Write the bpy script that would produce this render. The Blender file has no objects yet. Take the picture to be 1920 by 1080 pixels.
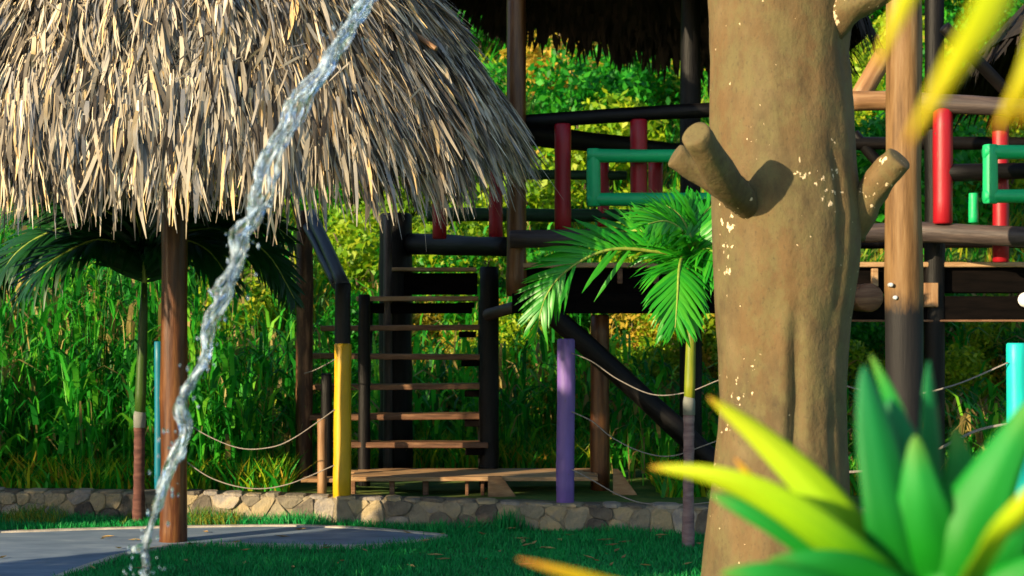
import bpy, math, random
import numpy as np
from mathutils import Vector, Matrix, noise

random.seed(7)
RNG = np.random.default_rng(7)
sc = bpy.context.scene
COL = sc.collection
F = 3200.0
HZ = 580.0
CAMH = 1.75

# ------------------------------------------------------------------ camera, sky, sun, exposure
cam_d = bpy.data.cameras.new('camera')
cam = bpy.data.objects.new('camera', cam_d)
COL.objects.link(cam)
cam.location = (0, 0, CAMH)
cam.rotation_euler = (math.radians(90), 0, 0)
cam_d.lens = 60
cam_d.sensor_width = 36
cam_d.shift_y = 40 / 1920
cam_d.clip_end = 500
cam_d.dof.use_dof = True
cam_d.dof.focus_distance = 11.0
cam_d.dof.aperture_fstop = 3.3
sc.camera = cam

SUN_L = Vector((1.0, 0.87, -0.38)).normalized()
world = bpy.data.worlds.new('World')
sc.world = world
world.use_nodes = True
wn = world.node_tree
bg = wn.nodes['Background']
sky = wn.nodes.new('ShaderNodeTexSky')
sky.sky_type = 'NISHITA'
sky.sun_disc = False
sky.sun_elevation = math.asin(-SUN_L.z)
sky.sun_rotation = math.radians(229)
sky.air_density = 1.0
sky.dust_density = 0.6
sky.ozone_density = 2.0
wn.links.new(sky.outputs[0], bg.inputs[0])
bg.inputs[1].default_value = 0.13
sun_d = bpy.data.lights.new('sun', 'SUN')
sun_d.energy = 5.0
sun_d.angle = math.radians(0.5)
sun_d.color = (1.0, 0.80, 0.50)
sun = bpy.data.objects.new('sun', sun_d)
COL.objects.link(sun)
sun.rotation_euler = SUN_L.to_track_quat('-Z', 'Y').to_euler()
sun.location = (-10, -10, 12)
sc.view_settings.view_transform = 'Standard'
sc.view_settings.look = 'None'
sc.view_settings.gamma = 1
sc.view_settings.use_curve_mapping = False
sc.view_settings.exposure = 1.0
sc.cycles.max_bounces = 6
sc.cycles.transparent_max_bounces = 8

# ------------------------------------------------------------------ helpers
def W(px, py, Y):
    return Vector(((px - 960) / F * Y, Y, CAMH + (HZ - py) / F * Y))

def R(a, b):
    return random.uniform(a, b)

def link(name, me, parent=None, mw=None):
    o = bpy.data.objects.new(name, me)
    COL.objects.link(o)
    if mw is None:
        mw = Matrix.Identity(4)
    if parent is not None:
        o.parent = parent
        base = parent.matrix_basis.copy()
        p = parent.parent
        while p is not None:
            base = p.matrix_basis @ base
            p = p.parent
        o.matrix_basis = base.inverted() @ mw
    else:
        o.matrix_basis = mw
    return o

def thing(name, label, cat, loc, group=None):
    o = bpy.data.objects.new(name, None)
    COL.objects.link(o)
    o.empty_display_size = 0.1
    o.matrix_basis = Matrix.Translation(Vector(loc))
    o['label'] = label
    o['category'] = cat
    if group:
        o['group'] = group
    return o

def tag(o, label, cat, group=None):
    o['label'] = label
    o['category'] = cat
    if group:
        o['group'] = group
    return o

def mesh(name, v, f, m, smooth=True, mats=None, midx=None):
    me = bpy.data.meshes.new(name)
    me.from_pydata([tuple(x) for x in v], [], f)
    for mm in (mats or [m]):
        me.materials.append(mm)
    if midx is not None:
        me.polygons.foreach_set('material_index', midx)
    if smooth:
        me.polygons.foreach_set('use_smooth', [True] * len(me.polygons))
    me.update()
    return me

def np_mesh(name, V, per, mats, midx=None, tcoord=None, smooth=False):
    """V: (n, per, 3) quad-strip blades: per = 2*k verts as pairs; each blade k-1 quads"""
    n = V.shape[0]
    k = per // 2
    me = bpy.data.meshes.new(name)
    me.vertices.add(n * per)
    me.vertices.foreach_set('co', V.reshape(-1).astype(np.float32))
    q = []
    for i in range(k - 1):
        q.append([2 * i, 2 * i + 1, 2 * i + 3, 2 * i + 2])
    q = np.array(q)
    idx = (np.arange(n)[:, None, None] * per + q[None]).reshape(-1)
    nf = n * (k - 1)
    me.loops.add(nf * 4)
    me.loops.foreach_set('vertex_index', idx.astype(np.int32))
    me.polygons.add(nf)
    me.polygons.foreach_set('loop_start', (np.arange(nf) * 4).astype(np.int32))
    me.polygons.foreach_set('loop_total', np.full(nf, 4, dtype=np.int32))
    for m in mats:
        me.materials.append(m)
    if midx is not None:
        me.polygons.foreach_set('material_index', np.repeat(midx, k - 1).astype(np.int32))
    if smooth:
        me.polygons.foreach_set('use_smooth', np.ones(nf, dtype=bool))
    me.update(calc_edges=True)
    me.validate()
    return me

def frames(pts):
    pts = [Vector(p) for p in pts]
    n = len(pts)
    tang = []
    for i in range(n):
        a = pts[max(0, i - 1)]
        b = pts[min(n - 1, i + 1)]
        tang.append((b - a).normalized())
    up = Vector((0, 0, 1)) if abs(tang[0].z) < 0.9 else Vector((0, 1, 0))
    x = tang[0].cross(up).normalized()
    out = []
    for t in tang:
        x = (x - t * x.dot(t)).normalized()
        y = t.cross(x).normalized()
        out.append((x, y, t))
    return out

def tube_geo(pts, rad, n=12, rough=0.0, cap=True, seed=0, dome=False):
    fr = frames(pts)
    v, f = [], []
    k = len(pts)
    for i, p in enumerate(pts):
        x, y, t = fr[i]
        r = rad[i] if hasattr(rad, '__len__') else rad
        for j in range(n):
            a = 2 * math.pi * j / n
            rr = r
            if rough:
                rr *= 1 + rough * noise.noise(Vector((math.cos(a) * 1.3 + seed, math.sin(a) * 1.3, i * 0.37 + seed)))
            v.append(Vector(p) + x * math.cos(a) * rr + y * math.sin(a) * rr)
    for i in range(k - 1):
        for j in range(n):
            j2 = (j + 1) % n
            f.append((i * n + j, i * n + j2, (i + 1) * n + j2, (i + 1) * n + j))
    if cap:
        b = len(v)
        v.append(Vector(pts[0])); v.append(Vector(pts[-1]))
        for j in range(n):
            j2 = (j + 1) % n
            f.append((b, j2, j))
            f.append((b + 1, (k - 1) * n + j, (k - 1) * n + j2))
    return v, f

def tube(name, pts, rad, m, parent=None, n=12, rough=0.0, seed=0, cap=True):
    o0 = Vector(pts[0])
    v, f = tube_geo([Vector(p) - o0 for p in pts], rad, n, rough, cap, seed)
    return link(name, mesh(name, v, f, m), parent, Matrix.Translation(o0))

def log(name, a, b, r0, r1, m, parent=None, n=14, bend=0.004, rough=0.10, ends=True):
    """a straight-ish log: mesh along its own Z so that the grain runs along it"""
    a, b = Vector(a), Vector(b)
    d = b - a
    L = d.length
    k = max(5, min(22, int(L / 0.16)))
    sd = random.random() * 50
    pts, rad = [], []
    for i in range(k + 1):
        t = i / k
        w = math.sin(math.pi * t)
        pts.append(Vector((noise.noise(Vector((t * 2.2, sd, 0))) * bend * L * w,
                           noise.noise(Vector((t * 2.2, sd, 9))) * bend * L * w, t * L)))
        r = r0 + (r1 - r0) * t
        r *= 1 + 0.05 * noise.noise(Vector((t * L * 3.0, sd, 3)))
        rad.append(r)
    if ends:  # eased ends
        pts.insert(0, Vector((0, 0, 0))); rad.insert(0, r0 * 0.86); pts[1] = pts[1] + Vector((0, 0, r0 * .16))
        pts.append(Vector((0, 0, L))); rad.append(r1 * 0.86); pts[-2] = pts[-2] - Vector((0, 0, r1 * .16))
    v, f = tube_geo(pts, rad, n, rough, True, sd)
    q = d.to_track_quat('Z', 'Y').to_matrix().to_4x4()
    return link(name, mesh(name, v, f, m), parent, Matrix.Translation(a) @ q)

def box(name, c, s, m, parent=None, rot=None, bev=0.006, jit=0.0):
    """board with chamfered long edges"""
    hx, hy, hz = s[0] / 2, s[1] / 2, s[2] / 2
    b = min(bev, hx * .4, hy * .4, hz * .4)
    v, f = [], []
    for zz, k in ((-hz, 1), (-hz + b, 0), (hz - b, 0), (hz, 1)):
        i = b * k
        for x, y in ((-hx + b, -hy + i), (hx - b, -hy + i), (hx - i, -hy + b), (hx - i, hy - b), (hx - b, hy - i),
                     (-hx + b, hy - i), (-hx + i, hy - b), (-hx + i, -hy + b)):
            v.append(Vector((x + R(-jit, jit), y + R(-jit, jit), zz + R(-jit, jit) * .5)))
    for l in range(3):
        for j in range(8):
            j2 = (j + 1) % 8
            f.append((l * 8 + j, l * 8 + j2, l * 8 + 8 + j2, l * 8 + 8 + j))
    f.append(tuple(range(7, -1, -1)))
    f.append(tuple(range(24, 32)))
    mw = Matrix.Translation(Vector(c))
    if rot is not None:
        mw = mw @ rot.to_4x4()
    return link(name, mesh(name, v, f, m, smooth=False), parent, mw)

# ------------------------------------------------------------------ materials
def ramp_node(nt, stops, fac):
    r = nt.nodes.new('ShaderNodeValToRGB')
    el = r.color_ramp.elements
    while len(el) < len(stops):
        el.new(0.5)
    for e, (p, c) in zip(el, stops):
        e.position = p
        e.color = (*c, 1)
    nt.links.new(fac, r.inputs[0])
    return r.outputs[0]

def mathn(nt, op, a, b):
    n = nt.nodes.new('ShaderNodeMath')
    n.operation = op
    for i, x in enumerate((a, b)):
        if isinstance(x, (int, float)):
            n.inputs[i].default_value = x
        else:
            nt.links.new(x, n.inputs[i])
    return n.outputs[0]

def texco(nt, scale, which='Object'):
    tc = nt.nodes.new('ShaderNodeTexCoord')
    mp = nt.nodes.new('ShaderNodeMapping')
    mp.inputs['Scale'].default_value = scale
    nt.links.new(tc.outputs[which], mp.inputs[0])
    return mp.outputs[0]

def noise_tex(nt, vec, s, detail=5, rough=0.6):
    n = nt.nodes.new('ShaderNodeTexNoise')
    n.inputs['Scale'].default_value = s
    n.inputs['Detail'].default_value = detail
    n.inputs['Roughness'].default_value = rough
    if vec is not None:
        nt.links.new(vec, n.inputs['Vector'])
    return n.outputs[0]

def M(name, stops, scale=(1, 1, 1), ns=5, detail=6, rough=0.7, bump=0.3, bdist=0.01, wn_=1.0, wi=0.0, wo=0.0, off=0.0,
      transl=0.0, spec=0.3, bscale=None, coat=0.0, extra=None):
    """colour = ramp(noise*wn_ + island random*wi + object random*wo + off)"""
    m = bpy.data.materials.new(name)
    m.use_nodes = True
    nt = m.node_tree
    bs = nt.nodes['Principled BSDF']
    vec = texco(nt, scale)
    nz = noise_tex(nt, vec, ns, detail)
    fac = mathn(nt, 'MULTIPLY', nz, wn_)
    if wi:
        g = nt.nodes.new('ShaderNodeNewGeometry')
        fac = mathn(nt, 'ADD', fac, mathn(nt, 'MULTIPLY', g.outputs['Random Per Island'], wi))
    if wo:
        oi = nt.nodes.new('ShaderNodeObjectInfo')
        fac = mathn(nt, 'ADD', fac, mathn(nt, 'MULTIPLY', oi.outputs['Random'], wo))
    if off:
        fac = mathn(nt, 'ADD', fac, off)
    colr = ramp_node(nt, stops, fac)
    if extra:
        colr = extra(nt, colr)
    nt.links.new(colr, bs.inputs['Base Color'])
    bs.inputs['Roughness'].default_value = rough
    bs.inputs['Specular IOR Level'].default_value = spec
    bs.inputs['Coat Weight'].default_value = coat
    bs.inputs['Coat Roughness'].default_value = 0.2
    if bump:
        bn = noise_tex(nt, vec, bscale or ns * 2.5, 6, 0.65)
        b = nt.nodes.new('ShaderNodeBump')
        b.inputs['Strength'].default_value = bump
        b.inputs['Distance'].default_value = bdist
        nt.links.new(bn, b.inputs['Height'])
        nt.links.new(b.outputs[0], bs.inputs['Normal'])
    if transl:
        out = nt.nodes['Material Output']
        tr = nt.nodes.new('ShaderNodeBsdfTranslucent')
        nt.links.new(colr, tr.inputs[0])
        mx = nt.nodes.new('ShaderNodeMixShader')
        mx.inputs[0].default_value = transl
        nt.links.new(bs.outputs[0], mx.inputs[1])
        nt.links.new(tr.outputs[0], mx.inputs[2])
        nt.links.new(mx.outputs[0], out.inputs[0])
    return m

def mixcol(nt, a, b, fac):
    mx = nt.nodes.new('ShaderNodeMix')
    mx.data_type = 'RGBA'
    for s, x in ((6, a), (7, b)):
        if isinstance(x, tuple):
            mx.inputs[s].default_value = (*x, 1)
        else:
            nt.links.new(x, mx.inputs[s])
    nt.links.new(fac, mx.inputs[0])
    return mx.outputs[2]

LOGS = (7, 7, 0.7)
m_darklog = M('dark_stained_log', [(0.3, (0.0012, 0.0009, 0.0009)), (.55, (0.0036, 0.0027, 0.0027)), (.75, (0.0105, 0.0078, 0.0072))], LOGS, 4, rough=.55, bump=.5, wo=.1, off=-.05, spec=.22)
m_blacklog = M('charred_log', [(0.3, (0.0017, 0.0017, 0.0021)), (.7, (0.0092, 0.0088, 0.0092))], LOGS, 4, rough=.55, bump=.5)
m_brownlog = M('varnished_brown_log', [(0.25, (0.0158, 0.0043, 0.0016)), (.5, (0.0843, 0.0263, 0.0074)), (.72, (0.1792, 0.0738, 0.0211))], LOGS, 3, rough=.4, bump=.5, wo=.12, off=-.04, coat=.15)
def burnt_base(nt, c):
    tc = nt.nodes.new('ShaderNodeTexCoord')
    sx = nt.nodes.new('ShaderNodeSeparateXYZ')
    nt.links.new(tc.outputs['Object'], sx.inputs[0])
    n = noise_tex(nt, texco(nt, (10, 10, 3)), 1.5, 3)
    z = mathn(nt, 'ADD', sx.outputs[2], mathn(nt, 'MULTIPLY', n, .30))
    mr = nt.nodes.new('ShaderNodeMapRange')
    mr.inputs[1].default_value = 1.98
    mr.inputs[2].default_value = 2.14
    nt.links.new(z, mr.inputs[0])
    return mixcol(nt, (.012, .011, .012), c, mr.outputs[0])
m_goldlog = M('pale_varnished_log', [(0.25, (0.0691, 0.0324, 0.0108)), (.5, (0.1729, 0.0950, 0.0367)), (.75, (0.2420, 0.1599, 0.0778))], LOGS, 2.4, rough=.6, bump=.5, coat=0, spec=.2, extra=burnt_base)
m_tanlog = M('tan_log', [(0.25, (0.1050, 0.0450, 0.0188)), (.5, (0.2550, 0.1350, 0.0600)), (.75, (0.3750, 0.2325, 0.1200))], LOGS, 3, rough=.5, bump=.4)
m_greylog = M('weathered_grey_log', [(0.25, (0.0150, 0.0105, 0.0105)), (.5, (0.0562, 0.0413, 0.0375)), (.75, (0.1275, 0.0900, 0.0750))], LOGS, 3, rough=.5, bump=.5)
m_board = M('brown_board', [(0.25, (0.0432, 0.0194, 0.0097)), (.5, (0.1404, 0.0648, 0.0324)), (.75, (0.2700, 0.1458, 0.0756))], (1.2, 9, 9), 3, rough=.55, bump=.5, wo=.25, off=-.1)
m_paleboard = M('pale_board', [(0.25, (.15, .07, .03)), (.5, (.33, .19, .09)), (.75, (.47, .31, .17))], (1.2, 9, 9), 3, rough=.6, bump=.4, wo=.2, off=-.1)
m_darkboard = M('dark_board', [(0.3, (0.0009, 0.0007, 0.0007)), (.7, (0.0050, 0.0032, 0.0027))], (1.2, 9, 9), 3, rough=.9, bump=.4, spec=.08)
def paint(name, c, wear=(.12, .06, .03)):
    d = tuple(x * .72 for x in c)
    def ex(nt, col):
        n = noise_tex(nt, texco(nt, (14, 14, 5)), 2.3, 8, .75)
        mr = nt.nodes.new('ShaderNodeMapRange')
        mr.inputs[1].default_value = .635
        mr.inputs[2].default_value = .67
        nt.links.new(n, mr.inputs[0])
        return mixcol(nt, col, wear, mr.outputs[0])
    return M(name, [(.3, d), (.7, c)], (5, 5, 1), 3, rough=.45, bump=.25, spec=.4, extra=ex)
m_red = paint('red_paint', (.33, .004, .012))
m_green = paint('green_paint', (.008, .46, .15))
m_yellow = paint('yellow_paint', (.62, .36, .006), (.35, .2, .02))
m_purple = paint('purple_paint', (.17, .10, .36))
m_cyan = paint('turquoise_paint', (.01, .55, .50))
m_blue = paint('teal_paint', (.0, .16, .24))
m_rope = M('rope', [(.3, (.20, .17, .15)), (.7, (.46, .42, .37))], (30, 30, 30), 6, rough=.9, bump=.6, off=-.12)

THATCH = [(0.0, (.02, .014, .010)), (.16, (.09, .075, .06)), (.34, (.27, .225, .165)), (.5, (.50, .43, .32)), (.64, (.20, .20, .21)),
          (.78, (.54, .46, .34)), (.90, (.62, .42, .18)), (1.0, (.80, .70, .52))]
m_thatch = M('dry_palm_thatch', THATCH, (1, 1, 1), 2.2, 3, rough=.7, bump=0, wn_=.5, wi=1.0, wo=.0, off=-.24, transl=.12)
m_thatch_leaf = M('dry_palm_leaf', THATCH, (1, 1, 1), 6, 4, rough=.7, bump=.2, wn_=.35, wo=.6, off=0, transl=.10)
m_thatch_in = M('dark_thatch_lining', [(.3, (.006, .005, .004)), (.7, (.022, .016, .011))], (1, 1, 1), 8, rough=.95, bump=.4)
m_thatch_dark = M('dark_roof_thatch', [(.2, (.004, .003, .003)), (.6, (.013, .010, .008)), (.9, (.035, .025, .02))], (1, 1, 1), 4, rough=.95, bump=0, wi=.4, off=-.1)  # near-black strands for the log hut roofs

m_stone = M('wall_stone', [(0.10, (.08, .065, .055)), (.32, (.17, .145, .11)), (.5, (.27, .23, .16)), (.68, (.36, .28, .16)), (.85, (.22, .20, .19)), (1, (.44, .36, .25))],
            (1, 1, 1), 7, 8, rough=.88, bump=1, bdist=.03, wn_=.7, wo=.85, off=-.25)
m_mortar = M('mortar', [(.3, (.16, .13, .09)), (.7, (.34, .28, .19))], (1, 1, 1), 14, 8, rough=.95, bump=.8, bdist=.02)
m_path = M('path_concrete', [(.25, (.09, .135, .20)), (.5, (.155, .21, .29)), (.75, (.25, .31, .38))], (.9, 2.2, 1), 2.4, 9, rough=.75, bump=.25, bdist=.004)
m_kerb = M('path_edge_concrete', [(.3, (.30, .27, .23)), (.7, (.52, .47, .40))], (1, 1, 1), 9, 6, rough=.9, bump=.6)
m_soil = M('ground_soil', [(.3, (.015, .07, .008)), (.5, (.06, .13, .015)), (.7, (.16, .17, .03))], (1, 1, 1), 3, 9, rough=.95, bump=.9, bdist=.03)
m_lawn = M('lawn_turf', [(.3, (0.0024, 0.0840, 0.0144)), (.7, (0.0096, 0.1920, 0.0360))], (1, 1, 1), 9, 6, rough=.95, bump=.8, bdist=.02)
m_grass = M('grass_blades', [(.1, (0.0024, 0.1200, 0.0240)), (.45, (0.0048, 0.2640, 0.0540)), (.8, (0.0144, 0.3960, 0.0720)), (1, (0.1200, 0.5040, 0.0600))], (1, 1, 1), 1.3, 2, rough=.55, bump=0, wn_=.6, wi=.5, off=-.08, transl=.25)
m_grass_y = M('yellow_grass_blades', [(.1, (.03, .12, .01)), (.5, (.16, .22, .015)), (.9, (.42, .36, .04))], (1, 1, 1), 2.5, 2, rough=.6, bump=0, wn_=.6, wi=.5, off=-.05, transl=.25)  # yellower blades, mixed in along the wall foot
m_reed = M('cane_leaves', [(.1, (0.0052, 0.0773, 0.0103)), (.35, (0.0129, 0.2576, 0.0181)), (.62, (0.0515, 0.4637, 0.0258)), (.85, (0.2834, 0.6440, 0.0386)), (1, (0.7084, 0.6182, 0.1288))], (1, 1, 1), .9, 2, rough=.5, bump=0, wn_=.55, wi=.62, off=-.1, transl=.5)
m_reed_dry = M('dry_cane', [(.1, (.16, .12, .04)), (.6, (.42, .32, .10)), (1, (.55, .45, .2))], (1, 1, 1), 1.5, 2, rough=.6, bump=0, wn_=.5, wi=.5, transl=.3)
def leafm(name, st):
    return M(name, st, (1, 1, 1), 1.1, 3, rough=.5, bump=0, wn_=.5, wi=.5, wo=.22, off=-.08, transl=.42)
m_leafA = leafm('deep_green_leaves', [(.1, (.003, .07, .006)), (.45, (.010, .22, .010)), (.8, (.06, .38, .015)), (1, (.18, .45, .03))])
m_leafB = leafm('yellow_green_leaves', [(.1, (0.0440, 0.1540, 0.0055)), (.4, (0.1650, 0.3520, 0.0088)), (.7, (0.3520, 0.4620, 0.0132)), (1, (0.6380, 0.5280, 0.0440))])
m_leafC = leafm('golden_leaves', [(.1, (.14, .13, .01)), (.45, (.38, .30, .02)), (.8, (.58, .38, .04)), (1, (.62, .30, .08))])
m_twig = M('twigs', [(.3, (.05, .035, .02)), (.7, (.16, .11, .07))], (9, 9, 2), 3, rough=.8, bump=.3)
m_palm = M('palm_leaflets', [(.1, (.006, .13, .008)), (.5, (.02, .30, .012)), (.85, (.10, .46, .02)), (1, (.45, .45, .05))], (1, 1, 1), 2.0, 2, rough=.38, bump=0, wn_=.45, wi=.25, wo=.3, off=-.05, transl=.35, spec=.45)
m_palm_shaded = M('shaded_palm_leaflets', [(.1, (0.0020, 0.0230, 0.0050)), (.5, (0.0045, 0.0555, 0.0095)), (1, (0.0130, 0.0975, 0.0130))], (1, 1, 1), 2.0, 2, rough=.42, bump=0, wn_=.5, wi=.3, wo=.2, transl=.22, spec=.45)  # the far palm's shade is mixed into this darker leaf green
m_rachis = M('frond_rib', [(.3, (.10, .20, .02)), (.7, (.30, .36, .06))], (9, 9, 1), 3, rough=.5, bump=.1)
m_shaft = M('palm_crownshaft', [(.25, (.05, .11, .008)), (.5, (.17, .20, .012)), (.75, (.30, .27, .02))], (6, 6, .8), 3, rough=.45, bump=.15)
m_palmtrunk = M('palm_trunk', [(.25, (.085, .05, .055)), (.5, (.19, .12, .12)), (.75, (.30, .22, .20))], (2, 2, 9), 3, rough=.85, bump=.6)
m_palmtrunk_red = M('reddish_palm_trunk', [(.25, (.03, .012, .010)), (.5, (.09, .035, .028)), (.75, (.17, .08, .06))], (2, 2, 9), 3, rough=.85, bump=.6)
m_lamp = M('white_enamel', [(.3, (.7, .7, .7)), (.7, (.8, .8, .8))], rough=.35, bump=0)
m_steel = M('bolt_steel', [(.3, (.4, .42, .45)), (.7, (.6, .62, .65))], rough=.3, bump=0)

def trunk_mat():
    def ex(nt, col):
        v = texco(nt, (1, 1, 1))
        # broad stains
        st = noise_tex(nt, texco(nt, (2.2, 2.2, .7)), 1.6, 5, .6)
        mr = nt.nodes.new('ShaderNodeMapRange'); mr.inputs[1].default_value = .42; mr.inputs[2].default_value = .62
        nt.links.new(st, mr.inputs[0])
        col2 = mixcol(nt, col, (.15, .080, .028), mathn(nt, 'MULTIPLY', mr.outputs[0], .5))
        ol = noise_tex(nt, texco(nt, (1.6, 1.6, 1.2)), 5.5, 8, .7)
        mo = nt.nodes.new('ShaderNodeMapRange'); mo.inputs[1].default_value = .45; mo.inputs[2].default_value = .6
        nt.links.new(ol, mo.inputs[0])
        col2 = mixcol(nt, col2, (.125, .106, .042), mathn(nt, 'MULTIPLY', mo.outputs[0], .65))
        # dark fine pitting
        pt = noise_tex(nt, texco(nt, (1, 1, .7)), 60, 5, .7)
        mp_ = nt.nodes.new('ShaderNodeMapRange'); mp_.inputs[1].default_value = .56; mp_.inputs[2].default_value = .70
        nt.links.new(pt, mp_.inputs[0])
        col2 = mixcol(nt, col2, (.05, .036, .02), mathn(nt, 'MULTIPLY', mp_.outputs[0], .6))
        # pale chips where the coat has come off
        n = noise_tex(nt, texco(nt, (1, 1, .8)), 30, 4, .55)
        n2 = noise_tex(nt, texco(nt, (1, 1, .55)), 2.6, 3, .5)
        s = mathn(nt, 'ADD', n, mathn(nt, 'MULTIPLY', n2, .75))
        mr2 = nt.nodes.new('ShaderNodeMapRange'); mr2.inputs[1].default_value = 1.105; mr2.inputs[2].default_value = 1.12
        nt.links.new(s, mr2.inputs[0])
        return mixcol(nt, col2, (.78, .58, .36), mr2.outputs[0])
    return M('cast_concrete_bark', [(.25, (.052, .037, .018)), (.5, (.100, .072, .032)), (.75, (.165, .120, .056))], (1.3, 1.3, .8), 4.5, 9, rough=.85, bump=.55, bdist=.018, bscale=13, extra=ex)
m_trunk = trunk_mat()

def water_mat():
    m = bpy.data.materials.new('running_water')
    m.use_nodes = True
    nt = m.node_tree
    bs = nt.nodes['Principled BSDF']
    bs.inputs['Base Color'].default_value = (.80, .90, 1.0, 1)
    bs.inputs['Roughness'].default_value = .04
    bs.inputs['IOR'].default_value = 1.33
    bs.inputs['Transmission Weight'].default_value = 1
    df = nt.nodes.new('ShaderNodeBsdfDiffuse')
    df.inputs[0].default_value = (.68, .82, .98, 1)
    n = noise_tex(nt, texco(nt, (1, 1, .45)), 34, 5, .7)
    mr = nt.nodes.new('ShaderNodeMapRange'); mr.inputs[1].default_value = .46; mr.inputs[2].default_value = .72
    mr.inputs[3].default_value = .0; mr.inputs[4].default_value = .7
    nt.links.new(n, mr.inputs[0])
    mx = nt.nodes.new('ShaderNodeMixShader')
    nt.links.new(mr.outputs[0], mx.inputs[0])
    nt.links.new(bs.outputs[0], mx.inputs[1])
    nt.links.new(df.outputs[0], mx.inputs[2])
    b = nt.nodes.new('ShaderNodeBump'); b.inputs['Strength'].default_value = .6; b.inputs['Distance'].default_value = .01
    nt.links.new(noise_tex(nt, texco(nt, (1, 1, .5)), 40, 3), b.inputs['Height'])
    nt.links.new(b.outputs[0], bs.inputs['Normal']); nt.links.new(b.outputs[0], df.inputs['Normal'])
    nt.links.new(mx.outputs[0], nt.nodes['Material Output'].inputs[0])
    return m
m_water = water_mat()

def strap_mat(name, stops):
    """strap leaf: colour runs from base (uv v=0) to tip (v=1), with fine veins"""
    m = bpy.data.materials.new(name)
    m.use_nodes = True
    nt = m.node_tree
    bs = nt.nodes['Principled BSDF']
    tc = nt.nodes.new('ShaderNodeUVMap')
    sx = nt.nodes.new('ShaderNodeSeparateXYZ')
    nt.links.new(tc.outputs[0], sx.inputs[0])
    mp = nt.nodes.new('ShaderNodeMapping'); mp.inputs['Scale'].default_value = (22, 1.5, 1)
    nt.links.new(tc.outputs[0], mp.inputs[0])
    n = noise_tex(nt, mp.outputs[0], 1.4, 4)
    fac = mathn(nt, 'ADD', sx.outputs[1], mathn(nt, 'MULTIPLY', mathn(nt, 'SUBTRACT', n, .5), .32))
    c = ramp_node(nt, stops, fac)
    nt.links.new(c, bs.inputs['Base Color'])
    bs.inputs['Roughness'].default_value = .5
    bs.inputs['Specular IOR Level'].default_value = .3
    b = nt.nodes.new('ShaderNodeBump'); b.inputs['Strength'].default_value = .25; b.inputs['Distance'].default_value = .002
    nt.links.new(n, b.inputs['Height']); nt.links.new(b.outputs[0], bs.inputs['Normal'])
    tr = nt.nodes.new('ShaderNodeBsdfTranslucent'); nt.links.new(c, tr.inputs[0])
    mx = nt.nodes.new('ShaderNodeMixShader'); mx.inputs[0].default_value = .42
    nt.links.new(bs.outputs[0], mx.inputs[1]); nt.links.new(tr.outputs[0], mx.inputs[2])
    nt.links.new(mx.outputs[0], nt.nodes['Material Output'].inputs[0])
    return m
m_strap_lime = strap_mat('lime_strap_leaf', [(0, (.02, .24, .006)), (.35, (.06, .36, .006)), (.6, (.40, .66, .010)), (.93, (.58, .66, .02)), (1, (.60, .25, .03))])  # yellow-green of light shining through the blade is put into this ramp
m_strap_green = strap_mat('green_strap_leaf', [(0, (.008, .20, .006)), (.5, (.006, .26, .012)), (.85, (.02, .34, .05)), (1, (.16, .36, .05))])
m_strap_blue = strap_mat('bluish_strap_leaf', [(0, (.008, .20, .008)), (.4, (.006, .22, .014)), (.8, (.008, .24, .06)), (1, (.02, .27, .10))])
m_strap_yel = strap_mat('yellow_strap_leaf', [(0, (.10, .34, .01)), (.35, (.36, .55, .01)), (.8, (.62, .62, .005)), (.95, (.66, .50, .01)), (1, (.60, .24, .01))])
m_stem = M('leafy_plant_stem', [(.3, (.08, .06, .035)), (.7, (.22, .17, .10))], (3, 3, 9), 4, rough=.85, bump=.5)

# ------------------------------------------------------------------ terrain, lawn, path
def wall_xy(x):                      # front face line of the stone wall
    xs = [-9, -4.3, -2.6, -1.35, .42, 1.4, 4.5, 9]
    ys = [14.6, 14.30, 14.15, 13.80, 13.30, 13.12, 12.7, 12.4]
    return float(np.interp(x, xs, ys))

def hill(x, y):
    wy = wall_xy(x)
    if y < wy + .27:
        return 0.0
    z = .20
    k = min(1, max(0, (x - 2.1) / 1.2)); k = k * k * (3 - 2 * k)
    d = y - 17.6 + 1.7 * k
    if d > 0:
        z += .47 * d * min(1, d / (3 - 1.6 * k))
        z += 0.5 * noise.noise(Vector((x * .16, y * .16, 0))) * min(1, d / 4) * 2
    z += .05 * noise.noise(Vector((x * .8, y * .8, 4))) * min(1, max(0, (y - wy - .3)))
    return z

def build_terrain():
    xs = np.concatenate([np.linspace(-60, -10, 41), np.linspace(-9.75, 9.75, 79), np.linspace(10, 60, 41)])
    ys = np.concatenate([np.linspace(-30, 11, 12), np.linspace(11.5, 16.5, 51), np.linspace(17, 120, 104)])
    v, f = [], []
    for y in ys:
        for x in xs:
            yy = y
            z = hill(x, y)
            if z == 0 and y > 12.2 and abs(x) < 9:
                z = 0
            v.append((x, yy, z - .004))
    nx = len(xs)
    for j in range(len(ys) - 1):
        for i in range(nx - 1):
            f.append((j * nx + i, j * nx + i + 1, (j + 1) * nx + i + 1, (j + 1) * nx + i))
    o = link('hillside_ground', mesh('hillside_ground', v, f, m_soil))
    o['kind'] = 'structure'
build_terrain()

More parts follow.
